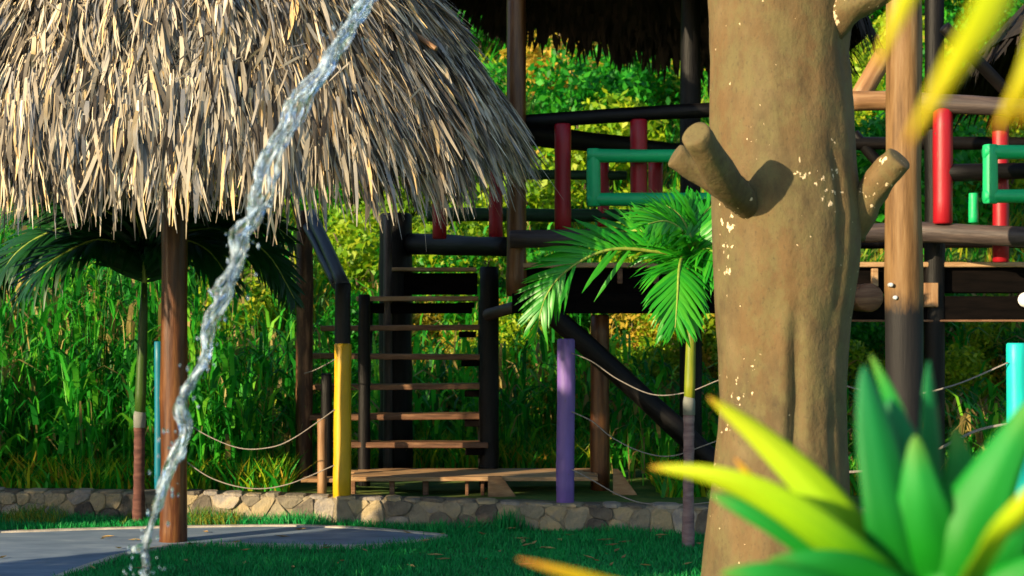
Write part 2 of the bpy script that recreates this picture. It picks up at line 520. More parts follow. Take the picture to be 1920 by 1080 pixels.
path_far = [(-9, 13.0), (-5.5, 13.05), (-3.97, 13.24), (-3.3, 13.42), (-2.4, 13.58), (-1.71, 13.62), (-1.1, 13.42), (-.58, 13.10), (-.50, 12.98)]
path_near = [(-.56, 12.85), (-.75, 12.62), (-1.0, 12.45), (-1.39, 12.40), (-1.9, 12.48), (-2.4, 12.50), (-2.62, 12.2), (-2.74, 11.9), (-2.87, 11.2), (-3.05, 10), (-3.4, 8), (-9, 7.4)]
def smooth_poly(p, k=3):
    out = []
    for i in range(len(p) - 1):
        p0 = p[max(0, i - 1)]; p1 = p[i]; p2 = p[i + 1]; p3 = p[min(len(p) - 1, i + 2)]
        for s in range(k):
            t = s / k
            out.append(tuple(.5 * ((2 * p1[c]) + (-p0[c] + p2[c]) * t + (2 * p0[c] - 5 * p1[c] + 4 * p2[c] - p3[c]) * t * t + (-p0[c] + 3 * p1[c] - 3 * p2[c] + p3[c]) * t ** 3) for c in range(2)))
    out.append(p[-1])
    return out
PATH = smooth_poly(path_far) + smooth_poly(path_near)
def in_path(x, y):
    c = False
    j = len(PATH) - 1
    for i in range(len(PATH)):
        xi, yi = PATH[i]; xj, yj = PATH[j]
        if (yi > y) != (yj > y) and x < (xj - xi) * (y - yi) / (yj - yi) + xi:
            c = not c
        j = i
    return c
def build_path():
    top = [(x, y, .022) for x, y in PATH]
    bot = [(x, y, -.02) for x, y in PATH]
    n = len(PATH)
    f = [tuple(range(n - 1, -1, -1))] + [(i, (i + 1) % n, n + (i + 1) % n, n + i) for i in range(n)]
    o = link('path', mesh('path', top + bot, f, m_path, smooth=False))
    o['kind'] = 'structure'
    # pale rim running along the path's border
    v, f2 = [], []
    for i in range(n):
        a = Vector(PATH[i - 1]); b = Vector(PATH[(i + 1) % n])
        t = (b - a).normalized()
        nn = Vector((-t.y, t.x))
        if not in_path(PATH[i][0] + nn.x * .04, PATH[i][1] + nn.y * .04):
            nn = -nn
        p = Vector(PATH[i])
        w = .055 + .012 * noise.noise(Vector((i * .9, 0, 0)))
        q, r = p - nn * .012, p + nn * w
        z = .034 + .004 * noise.noise(Vector((i * 1.3, 2, 0)))
        v += [(q.x, q.y, -.01), (q.x, q.y, z), (r.x, r.y, z), (r.x, r.y, .018)]
    for i in range(n):
        j = (i + 1) % n
        for k in range(3):
            f2.append((i * 4 + k, j * 4 + k, j * 4 + k + 1, i * 4 + k + 1))
    o2 = link('path_kerb', mesh('path_kerb', v, f2, m_kerb, smooth=False))
    o2['kind'] = 'structure'
build_path()

def lawn_z(x, y):
    return .012 + .05 * max(0, noise.noise(Vector((x * .6, y * .6, 7)))) 
def build_lawn():
    # turf sheet with gentle undulation in front of the wall, right of and behind the path
    v, f = [], []
    xs = np.linspace(-9, 7, 97)
    ys = np.linspace(3.0, 14.8, 72)
    idx = {}
    for j, y in enumerate(ys):
        for i, x in enumerate(xs):
            wy = wall_xy(x)
            idx[(i, j)] = len(v)
            v.append((x, min(y, wy + .02), (lawn_z(x, y) if not in_path(x, y) else .004)))
    for j in range(len(ys) - 1):
        for i in range(len(xs) - 1):
            if ys[j] > wall_xy(xs[i]) + .02:
                continue
            f.append((idx[(i, j)], idx[(i + 1, j)], idx[(i + 1, j + 1)], idx[(i, j + 1)]))
    o = link('lawn', mesh('lawn', v, f, m_lawn))
    o['kind'] = 'structure'
build_lawn()

def blades(P, H, Wd, lean, k=3, az=None, droop=0.0):
    """P (n,3) bases; H heights; Wd widths; lean outward amount -> (n, 2k, 3)"""
    n = len(P)
    if az is None:
        az = RNG.uniform(0, 2 * np.pi, n)
    d = np.stack([np.cos(az), np.sin(az), np.zeros(n)], 1)
    fa = az + np.pi / 2 + RNG.uniform(-1.2, 1.2, n)
    s = np.stack([np.cos(fa), np.sin(fa), np.zeros(n)], 1)
    V = np.zeros((n, 2 * k, 3))
    for i in range(k):
        t = i / (k - 1)
        c = P + d * (lean * t ** 1.8)[:, None]
        c[:, 2] += H * t - droop * H * t ** 3
        w = (Wd * (1 - t ** 1.6) * .5 + .0006)[:, None] * (1 if i else .8)
        V[:, 2 * i] = c - s * w
        V[:, 2 * i + 1] = c + s * w
    return V

def build_grass():
    pts = []
    def fill(n, x0, x1, y0, y1, tall):
        c = 0
        while c < n:
            y = R(y0, y1); x = R(x0, x1)
            if y > 9 and abs(x) > .34 * y + .6:
                c += 1; continue
            c += 1
            if in_path(x, y) and not (in_path(x, y) and random.random() < .0):
                # a few tufts creep over the rim
                continue
            if y > wall_xy(x) - .01:
                continue
            pts.append((x, y, lawn_z(x, y), tall))
    fill(95000, -5.2, 4.6, 10.6, 14.3, 1)
    fill(22000, -3.3, 4.0, 7.5, 10.6, 1)
    P = np.array(pts)
    n = len(P)
    H = RNG.uniform(.025, .06, n)
    nz = np.array([noise.noise(Vector((p[0] * 1.7, p[1] * 1.7, 1))) for p in pts])
    H *= 1 + .7 * nz
    dw = np.array([wall_xy(p[0]) - p[1] for p in pts])
    near = dw < .35
    nn = np.array([noise.noise(Vector((p[0] * 2.1, 5, 1))) for p in pts])
    H = np.where(near, H * (1.15 + 1.2 * np.clip(nn, 0, 1)), H)
    mi = np.zeros(n)
    yl = (dw < .5) & (P[:, 0] < -2.1) & (np.array([noise.noise(Vector((p[0] * 1.9, 15, 1))) for p in pts]) > .0)
    mi[yl & (RNG.random(n) < .75)] = 1
    H = np.where(yl, H * 1.5, H)
    V = blades(P[:, :3], H, RNG.uniform(.004, .009, n), H * RNG.uniform(.1, .9, n))
    o = link('grass', np_mesh('grass', V, 6, [m_grass, m_grass_y], mi))
    o['kind'] = 'stuff'
    o['label'] = 'short deep green lawn grass, yellower tufts along the wall foot'
    o['category'] = 'grass'
    # tufts against the wall
    for (px, py, h, lab) in ((955, 1000, .17, 'dark grass tuft against the stone wall right of the path end'),
                             (825, 1003, .09, 'small leafy weed at the wall foot by the path end'),
                             (1160, 1000, .10, 'low grass tuft at the wall foot right of the purple pole')):
        Y = 5600 / (py - 580)
        c = W(px, py, Y)
        m = 260
        P = np.stack([RNG.normal(c.x, .10, m), RNG.normal(c.y, .05, m), np.full(m, .0)], 1)
        H = h * RNG.uniform(.5, 1.1, m) * np.exp(-((P[:, 0] - c.x) / .16) ** 2)
        V = blades(P - np.array([c.x, c.y, 0]), H + .03, RNG.uniform(.006, .012, m), H * RNG.uniform(.1, .6, m))
        t = link('grass_tuft', np_mesh('grass_tuft', V, 6, [m_grass]), None, Matrix.Translation((c.x, c.y, 0)))
        t['kind'] = 'stuff'; t['label'] = lab
build_grass()

# ------------------------------------------------------------------ stone wall
def clip_poly(poly, p, nrm):
    out = []
    for i in range(len(poly)):
        a, b = poly[i], poly[(i + 1) % len(poly)]
        da = (a[0] - p[0]) * nrm[0] + (a[1] - p[1]) * nrm[1]
        db = (b[0] - p[0]) * nrm[0] + (b[1] - p[1]) * nrm[1]
        if da <= 0:
            out.append(a)
        if (da < 0) != (db < 0) and abs(da - db) > 1e-9:
            t = da / (da - db)
            out.append((a[0] + (b[0] - a[0]) * t, a[1] + (b[1] - a[1]) * t))
    return out

WH = .235
def build_wall():
    xs = np.linspace(-6.2, 5.2, 77)
    root = thing('stone_wall', 'low retaining wall of irregular mortared stones along the lawn and path', 'stone wall', (0, wall_xy(0), 0))
    v, f = [], []
    for i, x in enumerate(xs):
        y = wall_xy(x)
        t = WH + .008 * noise.noise(Vector((x * 3, 0, 0)))
        ring = [(x, y + .001, -.03), (x, y + .001, t - .03), (x, y + .03, t - .012), (x, y + .30, t - .012), (x, y + .30, -.03)]
        v += ring
    k = 5
    for i in range(len(xs) - 1):
        for j in range(k):
            j2 = (j + 1) % k
            f.append((i * k + j, i * k + j2, (i + 1) * k + j2, (i + 1) * k + j))
    link('mortar', mesh('mortar', v, f, m_mortar), root)
    # face stones: clipped voronoi cells in (s, z)
    s0, s1 = -5.3, 4.9
    pts = []
    s = s0
    while s < s1:
        n = 2 if random.random() < .75 else 1
        for q in range(n):
            z = (q + .5) / n * WH + R(-.03, .03)
            pts.append((s + R(-.05, .05) + (.08 if q else 0), z))
        s += R(.13, .21)
    for i, p in enumerate(pts):
        poly = [(p[0] - .3, 0.0), (p[0] + .3, 0.0), (p[0] + .3, WH - .018), (p[0] - .3, WH - .018)]
        for j, q in enumerate(pts):
            if j == i or abs(q[0] - p[0]) > .5:
                continue
            mx, my = (p[0] + q[0]) / 2, (p[1] + q[1]) / 2
            poly = clip_poly(poly, (mx, my), (q[0] - p[0], q[1] - p[1]))
            if len(poly) < 3:
                break
        if len(poly) < 3:
            continue
        cx = sum(a[0] for a in poly) / len(poly); cz = sum(a[1] for a in poly) / len(poly)
        # resample outline a little for roundness
        ring = []
        L = len(poly)
        for a in range(L):
            A, B = poly[a], poly[(a + 1) % L]
            ring.append((A[0] * .8 + B[0] * .2, A[1] * .8 + B[1] * .2))
            ring.append((A[0] * .2 + B[0] * .8, A[1] * .2 + B[1] * .8))
        y0 = wall_xy(cx)
        sl = (wall_xy(cx + .1) - wall_xy(cx - .1)) / .2
        d = R(.006, .030)
        vv, ff = [], []
        tilt, tz = R(-.12, .12), R(-.12, .12)
        for (fac, dy) in ((1.0, .03), (.975, -d * .3), (.88, -d * .85)):
            for a in ring:
                x = (a[0] - cx) * fac + R(-.005, .005); z = (a[1] - cz) * fac + R(-.005, .005)
                vv.append((x, dy + sl * x + (x * tilt + z * tz if dy < 0 else 0), z))
        n = len(ring)
        vv.append((0, -d, 0))
        for l in range(2):
            for a in range(n):
                b = (a + 1) % n
                ff.append((l * n + a, l * n + b, l * n + n + b, l * n + n + a))
        for a in range(n):
            ff.append((2 * n + a, 2 * n + (a + 1) % n, 3 * n))
        link('stone', mesh('stone', vv, ff, m_stone, smooth=False), root, Matrix.Translation((cx, y0, cz)))
    # flat stones bedded along the top
    s = s0
    while s < s1:
        w = R(.13, .26)
        x = s + w / 2
        n = 9
        vv, ff = [], []
        sl = (wall_xy(x + .1) - wall_xy(x - .1)) / .2
        hy = R(.08, .13)
        rr = [R(.85, 1.08) for _ in range(n)]
        hh = R(.006, .020)
        for (fac, z) in ((1.0, -.012), (1.0, hh * .5), (.86, hh)):
            for a in range(n):
                an = 2 * math.pi * a / n
                ca, sa = math.cos(an), math.sin(an)
                ex = math.copysign(abs(ca) ** .6, ca); ey = math.copysign(abs(sa) ** .6, sa)
                px_ = ex * w * .5 * fac * rr[a]
                vv.append((px_, ey * hy * fac * rr[a] + sl * px_, z + R(-.002, .002)))
        vv.append((0, 0, hh))
        for l in range(2):
            for a in range(n):
                b = (a + 1) % n
                ff.append((l * n + a, l * n + b, l * n + n + b, l * n + n + a))
        for a in range(n):
            ff.append((2 * n + a, 2 * n + (a + 1) % n, 3 * n))
        link('stone', mesh('stone', vv, ff, m_stone, smooth=False), root, Matrix.Translation((x, wall_xy(x) + hy * .85, WH - .012)))
        s += w * R(.98, 1.25)
build_wall()

# ------------------------------------------------------------------ vegetation on the hill
def leaf_cloud(n, rx, rz, size, lumps=7):
    """leaf quads (n,4,3) around clumps"""
    cs = []
    for i in range(lumps):
        a = R(0, 6.28); r = R(.15, .7) * rx
        cs.append((math.cos(a) * r, math.sin(a) * r, R(.25, .95) * rz, R(.28, .5) * rx))
    cs.append((0, 0, rz * .6, rx * .6))
    cs = np.array(cs)
    ci = RNG.integers(0, len(cs), n)
    d = RNG.normal(size=(n, 3)); d /= np.linalg.norm(d, axis=1)[:, None]
    rad = cs[ci, 3] * RNG.uniform(.45, 1.08, n) ** .6
    P = cs[ci, :3] + d * rad[:, None] * np.array([1, 1, .85])
    P[:, 2] = np.abs(P[:, 2])
    s = size * RNG.uniform(.5, 1.3, n)
    u = RNG.normal(size=(n, 3)); u /= np.linalg.norm(u, axis=1)[:, None]
    w = np.cross(u, d + RNG.normal(scale=.6, size=(n, 3))); w /= np.linalg.norm(w, axis=1)[:, None] + 1e-6
    V = np.zeros((n, 4, 3))
    V[:, 0] = P - u * s[:, None] * .5
    V[:, 1] = P + w * s[:, None] * .25
    V[:, 3] = P + u * s[:, None] * .5 
    V[:, 2] = P - w * s[:, None] * .25
    # order for pair-strip quad: 0,1,3,2
    return V

def bush_meshes(mt, n, rx, rz, size, variants):
    out = []
    for k in range(variants):
        V = leaf_cloud(n, rx * R(.85, 1.15), rz * R(.85, 1.2), size, random.randint(5, 9))
        out.append(np_mesh('crown', V, 4, [mt]))
    return out

def stems_mesh():
    v, f = [], []
    for i in range(4):
        a = R(0, 6.28)
        p = [Vector((0, 0, -.25)), Vector((math.cos(a) * .12, math.sin(a) * .12, .35)), Vector((math.cos(a) * .4, math.sin(a) * .4, .9))]
        vv, ff = tube_geo(p, [.035, .025, .01], 5)
        b = len(v)
        v += vv
        f += [tuple(b + q for q in x) for x in ff]
    return mesh('stem', v, f, m_twig)

A_ = bush_meshes(m_leafA, 2100, 1.0, 1.25, .13, 4)
B_ = bush_meshes(m_leafB, 2100, 1.0, 1.15, .12, 4)
C_ = bush_meshes(m_leafC, 1500, .9, 1.1, .12, 2)
ST = [stems_mesh() for _ in range(3)]
def bush(kind, x, y, s, label, group, sink=.1):
    me = random.choice({'A': A_, 'B': B_, 'C': C_}[kind])
    t = thing('shrub', label, 'shrub', (x, y, hill(x, y) - sink), group)
    t.rotation_euler = (0, 0, R(0, 6.28))
    s2 = s * R(.9, 1.15)
    t.scale = (s, s, s2)
    for nm, m_ in (('crown', me), ('stem', random.choice(ST))):
        o = bpy.data.objects.new(nm, m_)
        COL.objects.link(o)
        o.parent = t
    return t
LAB = {'A': 'deep green leafy shrub in the mass of shrubs on the sunlit hillside',
       'B': 'yellow-green leafy shrub in the mass of shrubs on the sunlit hillside',
       'C': 'golden-leaved shrub among the greener shrubs on the sunlit hillside'}
GRP = {'A': 'deep green shrubs on the hillside', 'B': 'yellow-green shrubs on the hillside', 'C': 'golden shrubs on the hillside'}
for _ in range(26):
    xx = R(2.9, 6.6); yy = R(16.6, 19)
    k_ = random.choice('AABBBC')
    bush(k_, xx, yy, R(.3, .6), LAB[k_], GRP[k_])
for _ in range(34):
    xx = R(-1.7, 2.8); yy = R(18.7, 20.6)
    k_ = random.choice('ABBBCC')
    bush(k_, xx, yy, R(.4, .75), LAB[k_], GRP[k_])
y = 20.0
while y < 46:
    x = -.34 * y - 2.0 + R(0, 1)
    while x < .34 * y + 2.0:
        nz = noise.noise(Vector((x * .22, y * .22, 3)))
        k = 'A' if nz + R(-.35, .35) > .12 else ('C' if random.random() < .17 else 'B')
        if y > 24 and random.random() < .2: k = 'A' if k == 'B' else k
        bush(k, x + R(-.5, .5), y + R(-.5, .5), R(.7, 1.15) * (1 + (y - 19) * .014), LAB[k], GRP[k])
        x += R(1.2, 1.9) * (1 + (y - 19) * .02)
    y += 1.15 * (1 + (y - 19) * .022)

def build_cover():
    n = 85000
    P = np.zeros((n, 3))
    for i in range(n):
        yy = 14.2 + 30 * random.random() ** 1.7
        xx = R(-.36 * yy - 1, .36 * yy + 1)
        if yy < wall_xy(xx) + .35:
            yy = wall_xy(xx) + .35 + random.random()
        if -1.9 < xx < 1.25 and yy < 16.6:
            yy = 16.6 + 3 * random.random()
        P[i] = (xx, yy, hill(xx, yy) - .02)
    far = 1 + np.clip(P[:, 1] - 19, 0, 30) * .07
    H = RNG.uniform(.08, .34, n) * far
    V = blades(P, H, RNG.uniform(.015, .05, n) * far, H * RNG.uniform(.2, 1.1, n))
    mi = RNG.choice([0, 1, 2, 3], n, p=[.4, .34, .12, .14])
    o = link('undergrowth', np_mesh('undergrowth', V, 6, [m_reed, m_leafB, m_leafC, m_leafA], mi))
    o['kind'] = 'stuff'; o['label'] = 'low leafy undergrowth covering the slope behind the wall'; o['category'] = 'undergrowth'
build_cover()

def build_reeds():
    Vs, mi = [], []
    def clump(n, x0, x1, y0, y1, h0, h1, dry):
        # upright canes with arching strap leaves leaving them at several heights
        bx = RNG.uniform(x0, x1, n); by = RNG.uniform(y0, y1, n)
        bz = np.array([hill(a, b) for a, b in zip(bx, by)])
        P = np.stack([bx, by, bz], 1)
        ht = RNG.uniform(h0, h1, n)
        az = RNG.uniform(0, 6.28, n)
        st = blades(P, ht, RNG.uniform(.012, .022, n), ht * RNG.uniform(.0, .22, n), 4, az)
        Vs.append(st); mi.append((RNG.random(n) < dry).astype(int))
        for k in range(7):
            t = RNG.uniform(.05, .98, n)
            c = P.copy()
            ln = ht * RNG.uniform(.0, .2, n) * t ** 1.8
            c[:, 0] += np.cos(az) * ln; c[:, 1] += np.sin(az) * ln
            c[:, 2] += ht * t
            L = RNG.uniform(.35, .85, n)
            V = blades(c, L * RNG.uniform(.55, 1.15, n), RNG.uniform(.028, .065, n), L * RNG.uniform(.2, .75, n), 4, RNG.uniform(0, 6.28, n), droop=.75)
            Vs.append(V); mi.append((RNG.random(n) < dry).astype(int))
    clump(430, -6.5, -2.6, 15.2, 16.5, 1.1, 2.4, .16)
    clump(70, -2.6, -1.7, 15.3, 16.3, .7, 1.5, .08)
    clump(160, -7.5, -2.4, 18.4, 20.5, .9, 1.7, .2)
    clump(170, -6.5, -2.2, 14.75, 15.3, .5, 1.2, .05)
    clump(150, -1.9, 1.5, 18.0, 18.8, .5, 1.1, .14)
    clump(110, -1.9, 2.6, 19.6, 21, .6, 1.2, .14)
    clump(40, -1.5, .2, 16.8, 17.6, .5, 1.2, .08)
    clump(60, 1.3, 3.2, 17.6, 18.6, .3, .8, .16)
    clump(80, .75, 2.2, 15.0, 16.3, .3, .9, .12)
    clump(90, 2.2, 5.2, 14.4, 16.0, .2, .7, .4)
    clump(90, 2.6, 6.5, 16.4, 18.6, .4, .9, .3)
    clump(60, 2.6, 6.5, 14.6, 16.5, .25, .6, .35)
    V = np.concatenate(Vs); m = np.concatenate(mi)
    o = link('cane_thicket', np_mesh('cane_thicket', V, 8, [m_reed, m_reed_dry], m))
    o['kind'] = 'stuff'; o['label'] = 'dense thicket of tall green cane behind the stone wall'; o['category'] = 'cane thicket'
build_reeds()

# ------------------------------------------------------------------ thatched umbrella hut
HC = Vector((-2.52, 12.75, 0))
APEX = 5.35
def prof(t):
    return 1 - t ** 1.8
def roof_pt(th, t):
    """t 0 apex .. 1 edge of the solid thatch"""
    c, s = math.cos(th), math.sin(th)
    front = max(0.0, -s)
    rx, ry = 2.42, 1.72
    e = 2.5
    r = (abs(c / rx) ** e + abs(s / ry) ** e) ** (-1 / e)
    ze = 3.16 - .42 * min(1, front * 1.9)
    z = ze + (APEX - ze) * prof(t)
    return Vector((HC.x + c * r * t, HC.y + s * r * t, z))

def build_hut():
    root = thing('thatched_hut', 'round open hut with a shaggy dry palm thatch roof on brown log post', 'thatched hut', (HC.x, HC.y, 0))
    b = W(325, 1020, 12.73)
    log('post', (b.x, b.y, -.06), (b.x + .01, b.y, 3.4), .103, .095, m_brownlog, root, n=20)
    log('post', (b.x - 1.75, b.y + .3, -.06), (b.x - 1.75, b.y + .3, 3.2), .10, .09, m_brownlog, root)
    # inner shell and rafters
    N, K = 48, 8
    v, f = [], []
    for k in range(K + 1):
        for i in range(N):
            p = roof_pt(2 * math.pi * i / N, k / K)
            v.append(p - Vector((0, 0, .10)) - HC)
    for k in range(K):
        for i in range(N):
            j = (i + 1) % N
            f.append((k * N + i, k * N + j, (k + 1) * N + j, (k + 1) * N + i))
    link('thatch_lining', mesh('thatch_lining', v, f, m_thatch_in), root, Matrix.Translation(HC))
    for i in range(12):
        th = 2 * math.pi * i / 12 + .13
        p = roof_pt(th, .97)
        log('rafter', p - Vector((0, 0, .2)), Vector((HC.x, HC.y, APEX - .35)), .035, .03, m_darklog, root, n=8)
    ring = [roof_pt(2 * math.pi * i / 24, .86) - Vector((0, 0, .22)) for i in range(25)]
    tube('ring_beam', ring, .04, m_darklog, root, n=8, cap=False)
    # strands
    def strand(th, t, L, w, lift, big=False):
        p = roof_pt(th, t)
        q = roof_pt(th, min(1.0, t + .02) if t < .98 else 1.0)
        sl = (roof_pt(th, min(1, t + .1)) - roof_pt(th, min(1, t + .1) - .1)).normalized()
        side = Vector((-math.sin(th), math.cos(th), 0))
        out = Vector((math.cos(th), math.sin(th), 0))
        rightness = max(0, math.cos(th)) ** 2
        dr = (max(0, t - .70) / .30) * (1 - .62 * rightness)      # how far it droops to vertical
        mess = .75 - .5 * t
        d0 = (sl + side * R(-mess, mess) * random.random() + out * R(-.02, .3)).normalized()
        d1 = (sl * (1 - dr) + Vector((0, 0, -1)) * dr + side * R(-.30, .30) * (1.3 + .6 * (1 - t)) * random.random() ** .5 + out * R(-.15, .34) * (1 - dr * .6)).normalized()
        # neighbouring leaves lean together in tufts
        cl = noise.noise(Vector((th * 8, t * 7, 1.7))) + .6 * noise.noise(Vector((th * 19, t * 15, 4.1)))
        cb = noise.noise(Vector((th * 13, t * 9, 8.3)))
        d0 = (d0 + side * cl * .5).normalized()
        d1 = (d1 + side * cl * (.75 if t < .85 else .4) + out * max(0, cb) * .35).normalized()
        lift += cb * .05
        L *= 1 + .25 * cb
        p = p + out * lift * .7 + Vector((0, 0, lift * .7))
        pts = [p]
        n = 4
        for i in range(1, n):
            a = i / (n - 1)
            d = d0.lerp(d1, a).normalized()
            pts.append(pts[-1] + d * L / (n - 1))
        nrm = (out * .75 + Vector((0, 0, .6))).normalized()
        tw = R(-.9, .9)
        V = []
        for i, pp in enumerate(pts):
            a = i / (n - 1)
            d = (pts[min(n - 1, i + 1)] - pts[max(0, i - 1)]).normalized()
            s = d.cross(nrm).normalized()
            an = tw * (.4 + a)
            s = (s * math.cos(an) + nrm * math.sin(an)).normalized()
            ww = w * (.75 + .5 * math.sin(a * 2.4)) * (1 - a ** 3 * .82) * .5
            V.append(pp - s * ww); V.append(pp + s * ww)
        return V
    S = []
    # body courses
    def vis_th():
        r = random.random()
        if r < .86:
            return R(-math.pi * .96, .30)
        return R(0, 2 * math.pi)
    for i in range(27000):
        t = (R(.10, 1.0)) ** .75
        if t < .34: t = R(.36, .98)
        t = min(t, .985)
        S.append(strand(vis_th(), t, R(.12, .42), R(.007, .034), R(-.05, .14)))
    for i in range(1500):
        S.append(strand(R(0, 6.28), R(.02, .4), R(.3, .6), R(.014, .03), R(0, .05)))
    # eave fringe, layered
    for i in range(6200):
        th = vis_th()
        t = R(.86, 1.0)
        ton = noise.noise(Vector((th * 9, 0, 3)))
        S.append(strand(th, t, R(.38, .66) + .09 * ton - (t - .86) * .6, R(.010, .032), R(-.08, .09)))
    for i in range(900):     # wisps that stand off the right shoulder and edge
        S.append(strand(R(-.75, .55), R(.55, 1.0), R(.35, .75), R(.004, .011), R(.03, .13)))
    for i in range(13000):   # fine broken fibres
        S.append(strand(vis_th(), R(.34, 1.0), R(.10, .36), R(.003, .009), R(-.02, .15)))
    for i in range(1500):    # broken bits lying crosswise
        th = R(-math.pi * .95, .3); t = R(.35, .92)
        s_ = strand(th, t, R(.12, .38), R(.006, .02), R(.08, .15))
        c_ = s_[0].copy()
        q_ = Matrix.Rotation(R(-1.1, 1.1), 3, Vector((math.cos(th) * .8, math.sin(th) * .8, .6)))
        S.append([c_ + q_ @ (p_ - c_) for p_ in s_])
    # thick loose stalks
    V = np.array([[tuple(p) for p in s] for s in S])
    V -= np.array(tuple(HC))
    o = link('thatch', np_mesh('thatch', V, 8, [m_thatch]), root, Matrix.Translation(HC))
    o['kind'] = 'stuff'
    # the broad leaves that can be picked out one by one
    for i in range(290):
        th = R(-math.pi * .86, .12)
        if i < 170:
            t, L, w = R(.88, .99), R(.36, .56), R(.026, .044)
        else:
            t, L, w = R(.45, .88), R(.25, .48), R(.024, .048)
        s = strand(th, t, L, w, R(.05, .11))
        o0 = s[0]
        vv = [p - o0 for p in s]
        ff = [(2 * k, 2 * k + 1, 2 * k + 3, 2 * k + 2) for k in range(3)]
        link('thatch_leaf', mesh('thatch_leaf', vv, ff, m_thatch_leaf), root, Matrix.Translation(o0))
    # split stalks lying on the right shoulder
    for (a, b_, r) in (((705, 45), (770, 115), .020), ((770, 60), (818, 92), .018)):
        A = W(a[0], a[1], 12.0); Bq = W(b_[0], b_[1], 11.85)
        ta = min(1, max(.2, (APEX - A.z) / (APEX - 3.0)))
        log('thatch_stalk', A, Bq, r * 1.2, r, m_tanlog, root, n=8)
build_hut()

# ------------------------------------------------------------------ raised deck building
def build_deck():
    root = thing('raised_log_hut', 'raised log hut on stilts with red balusters, green fret railing and dark thatch roof', 'stilt hut', (1.9, 15.4, .2))
    def P(name, a, ya, b, yb, r0, r1, m, parent=root, n=14):
        return log(name, W(a[0], a[1], ya), W(b[0], b[1], yb), r0, r1, m, parent, n)
    def vpost(px, Y, ytop, r0, r1, m, zb=.15, parent=root, name='post', n=14):
        b = W(px, 0, Y); t = W(px, ytop, Y)
        return log(name, (b.x, b.y, zb), t, r0, r1, m, parent, n)
    # stilts and posts
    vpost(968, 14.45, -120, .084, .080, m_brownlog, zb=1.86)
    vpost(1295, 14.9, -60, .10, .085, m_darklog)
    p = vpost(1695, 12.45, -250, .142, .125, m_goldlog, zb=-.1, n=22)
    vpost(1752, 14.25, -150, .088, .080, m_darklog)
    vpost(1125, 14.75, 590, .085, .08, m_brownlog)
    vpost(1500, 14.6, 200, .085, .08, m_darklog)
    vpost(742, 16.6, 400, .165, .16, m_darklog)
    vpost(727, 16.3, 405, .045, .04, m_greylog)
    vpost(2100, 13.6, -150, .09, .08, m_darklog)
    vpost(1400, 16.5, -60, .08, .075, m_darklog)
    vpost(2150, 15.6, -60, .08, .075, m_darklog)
    # lit face of the stair-head post
    # deck: boards run back, edges show as a thin line
    zt = 2.145
    x0, x1 = .10, 5.2
    x = x0
    while x < x1:
        w = .145
        fy = 14.42 if x < 2.6 else 14.25
        by = 16.6 if x < 2.45 else 15.7
        box('deck_board', (x + w / 2, (fy + by) / 2, zt - .018), (w - .012, by - fy, .036), m_board, root)
        x += w
    # edge strip, fascia beams, joist ends
    box('edge_board', ((.05 + 2.62) / 2, 14.40, zt - .022), (2.57, .035, .042), m_paleboard, root)
    box('edge_board', ((2.64 + 5.2) / 2, 14.22, zt - .022), (2.56, .035, .042), m_paleboard, root)
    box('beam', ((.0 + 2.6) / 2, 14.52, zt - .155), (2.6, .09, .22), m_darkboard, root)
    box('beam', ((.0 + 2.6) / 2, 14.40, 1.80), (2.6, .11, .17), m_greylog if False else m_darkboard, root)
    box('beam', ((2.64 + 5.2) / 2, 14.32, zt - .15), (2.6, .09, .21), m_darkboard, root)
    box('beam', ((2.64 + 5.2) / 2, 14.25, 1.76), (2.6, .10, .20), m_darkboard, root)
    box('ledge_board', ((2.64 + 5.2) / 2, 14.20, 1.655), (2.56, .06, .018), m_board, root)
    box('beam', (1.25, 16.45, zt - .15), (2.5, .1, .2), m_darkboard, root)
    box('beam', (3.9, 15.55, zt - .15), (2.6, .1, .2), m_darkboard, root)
    for px in (1052, 1162, 1230, 1300):
        c = W(px, 518, 14.385)
        box('joist', (c.x, c.y, zt - .115), (.045, .05, .13), m_board, root)
    c = W(1640, 515, 14.2); box('joist', (c.x, c.y, zt - .13), (.055, .05, .15), m_paleboard, root)
    c = W(1745, 553, 14.16); box('joist', (c.x, c.y, c.z), (.12, .05, .20), m_tanlog, root)
    c = W(1628, 558, 13.9); log('beam', (c.x - .02, 13.75, c.z), (c.x - .02, 18, c.z), .115, .11, m_board, root, n=18, rough=.04)
    # railings
    f1 = thing_part('railing', root)
    P('top_rail', (985, 228), 14.5, (1345, 205), 14.35, .060, .062, m_darklog, f1)
    P('bottom_rail', (955, 449), 14.30, (1345, 440), 14.3, .075, .07, m_greylog, f1)
    for px, yt, yb, r, Y in ((1055, 232, 436, .070, 14.42), (1198, 224, 436, .072, 14.40)):
        log('baluster', W(px, yb, Y), W(px, yt, Y), r, r, m_red, f1, n=16)
    # green fret pipe frame
    def frame(parent, xl, xr, yt, yb, Y, r):
        a, b_, c_, d_ = W(xl, yt, Y), W(xr, yt, Y), W(xr, yb, Y), W(xl, yb, Y)
        g = thing_part('fret_frame', parent)
        log('pipe', a - Vector((r, 0, 0)), b_ + Vector((r, 0, 0)), r, r, m_green, g, n=16, bend=.004)
        log('pipe', d_ - Vector((r, 0, 0)), c_ + Vector((r, 0, 0)), r, r, m_green, g, n=16, bend=.004)
        log('pipe', a + Vector((0, 0, r * 1.05)), d_ - Vector((0, 0, r * 1.05)), r * 1.02, r * 1.02, m_green, g, n=16, bend=.004)
        log('pipe', b_ + Vector((0, 0, r * 1.05)), c_ - Vector((0, 0, r * 1.05)), r * 1.02, r * 1.02, m_green, g, n=16, bend=.004)
    frame(f1, 1113, 1470, 292, 374, 14.22, .056)
    f2 = thing_part('railing', root)
    P('top_rail', (1590, 190), 13.9, (1682, 188), 13.9, .080, .080, m_tanlog, f2)
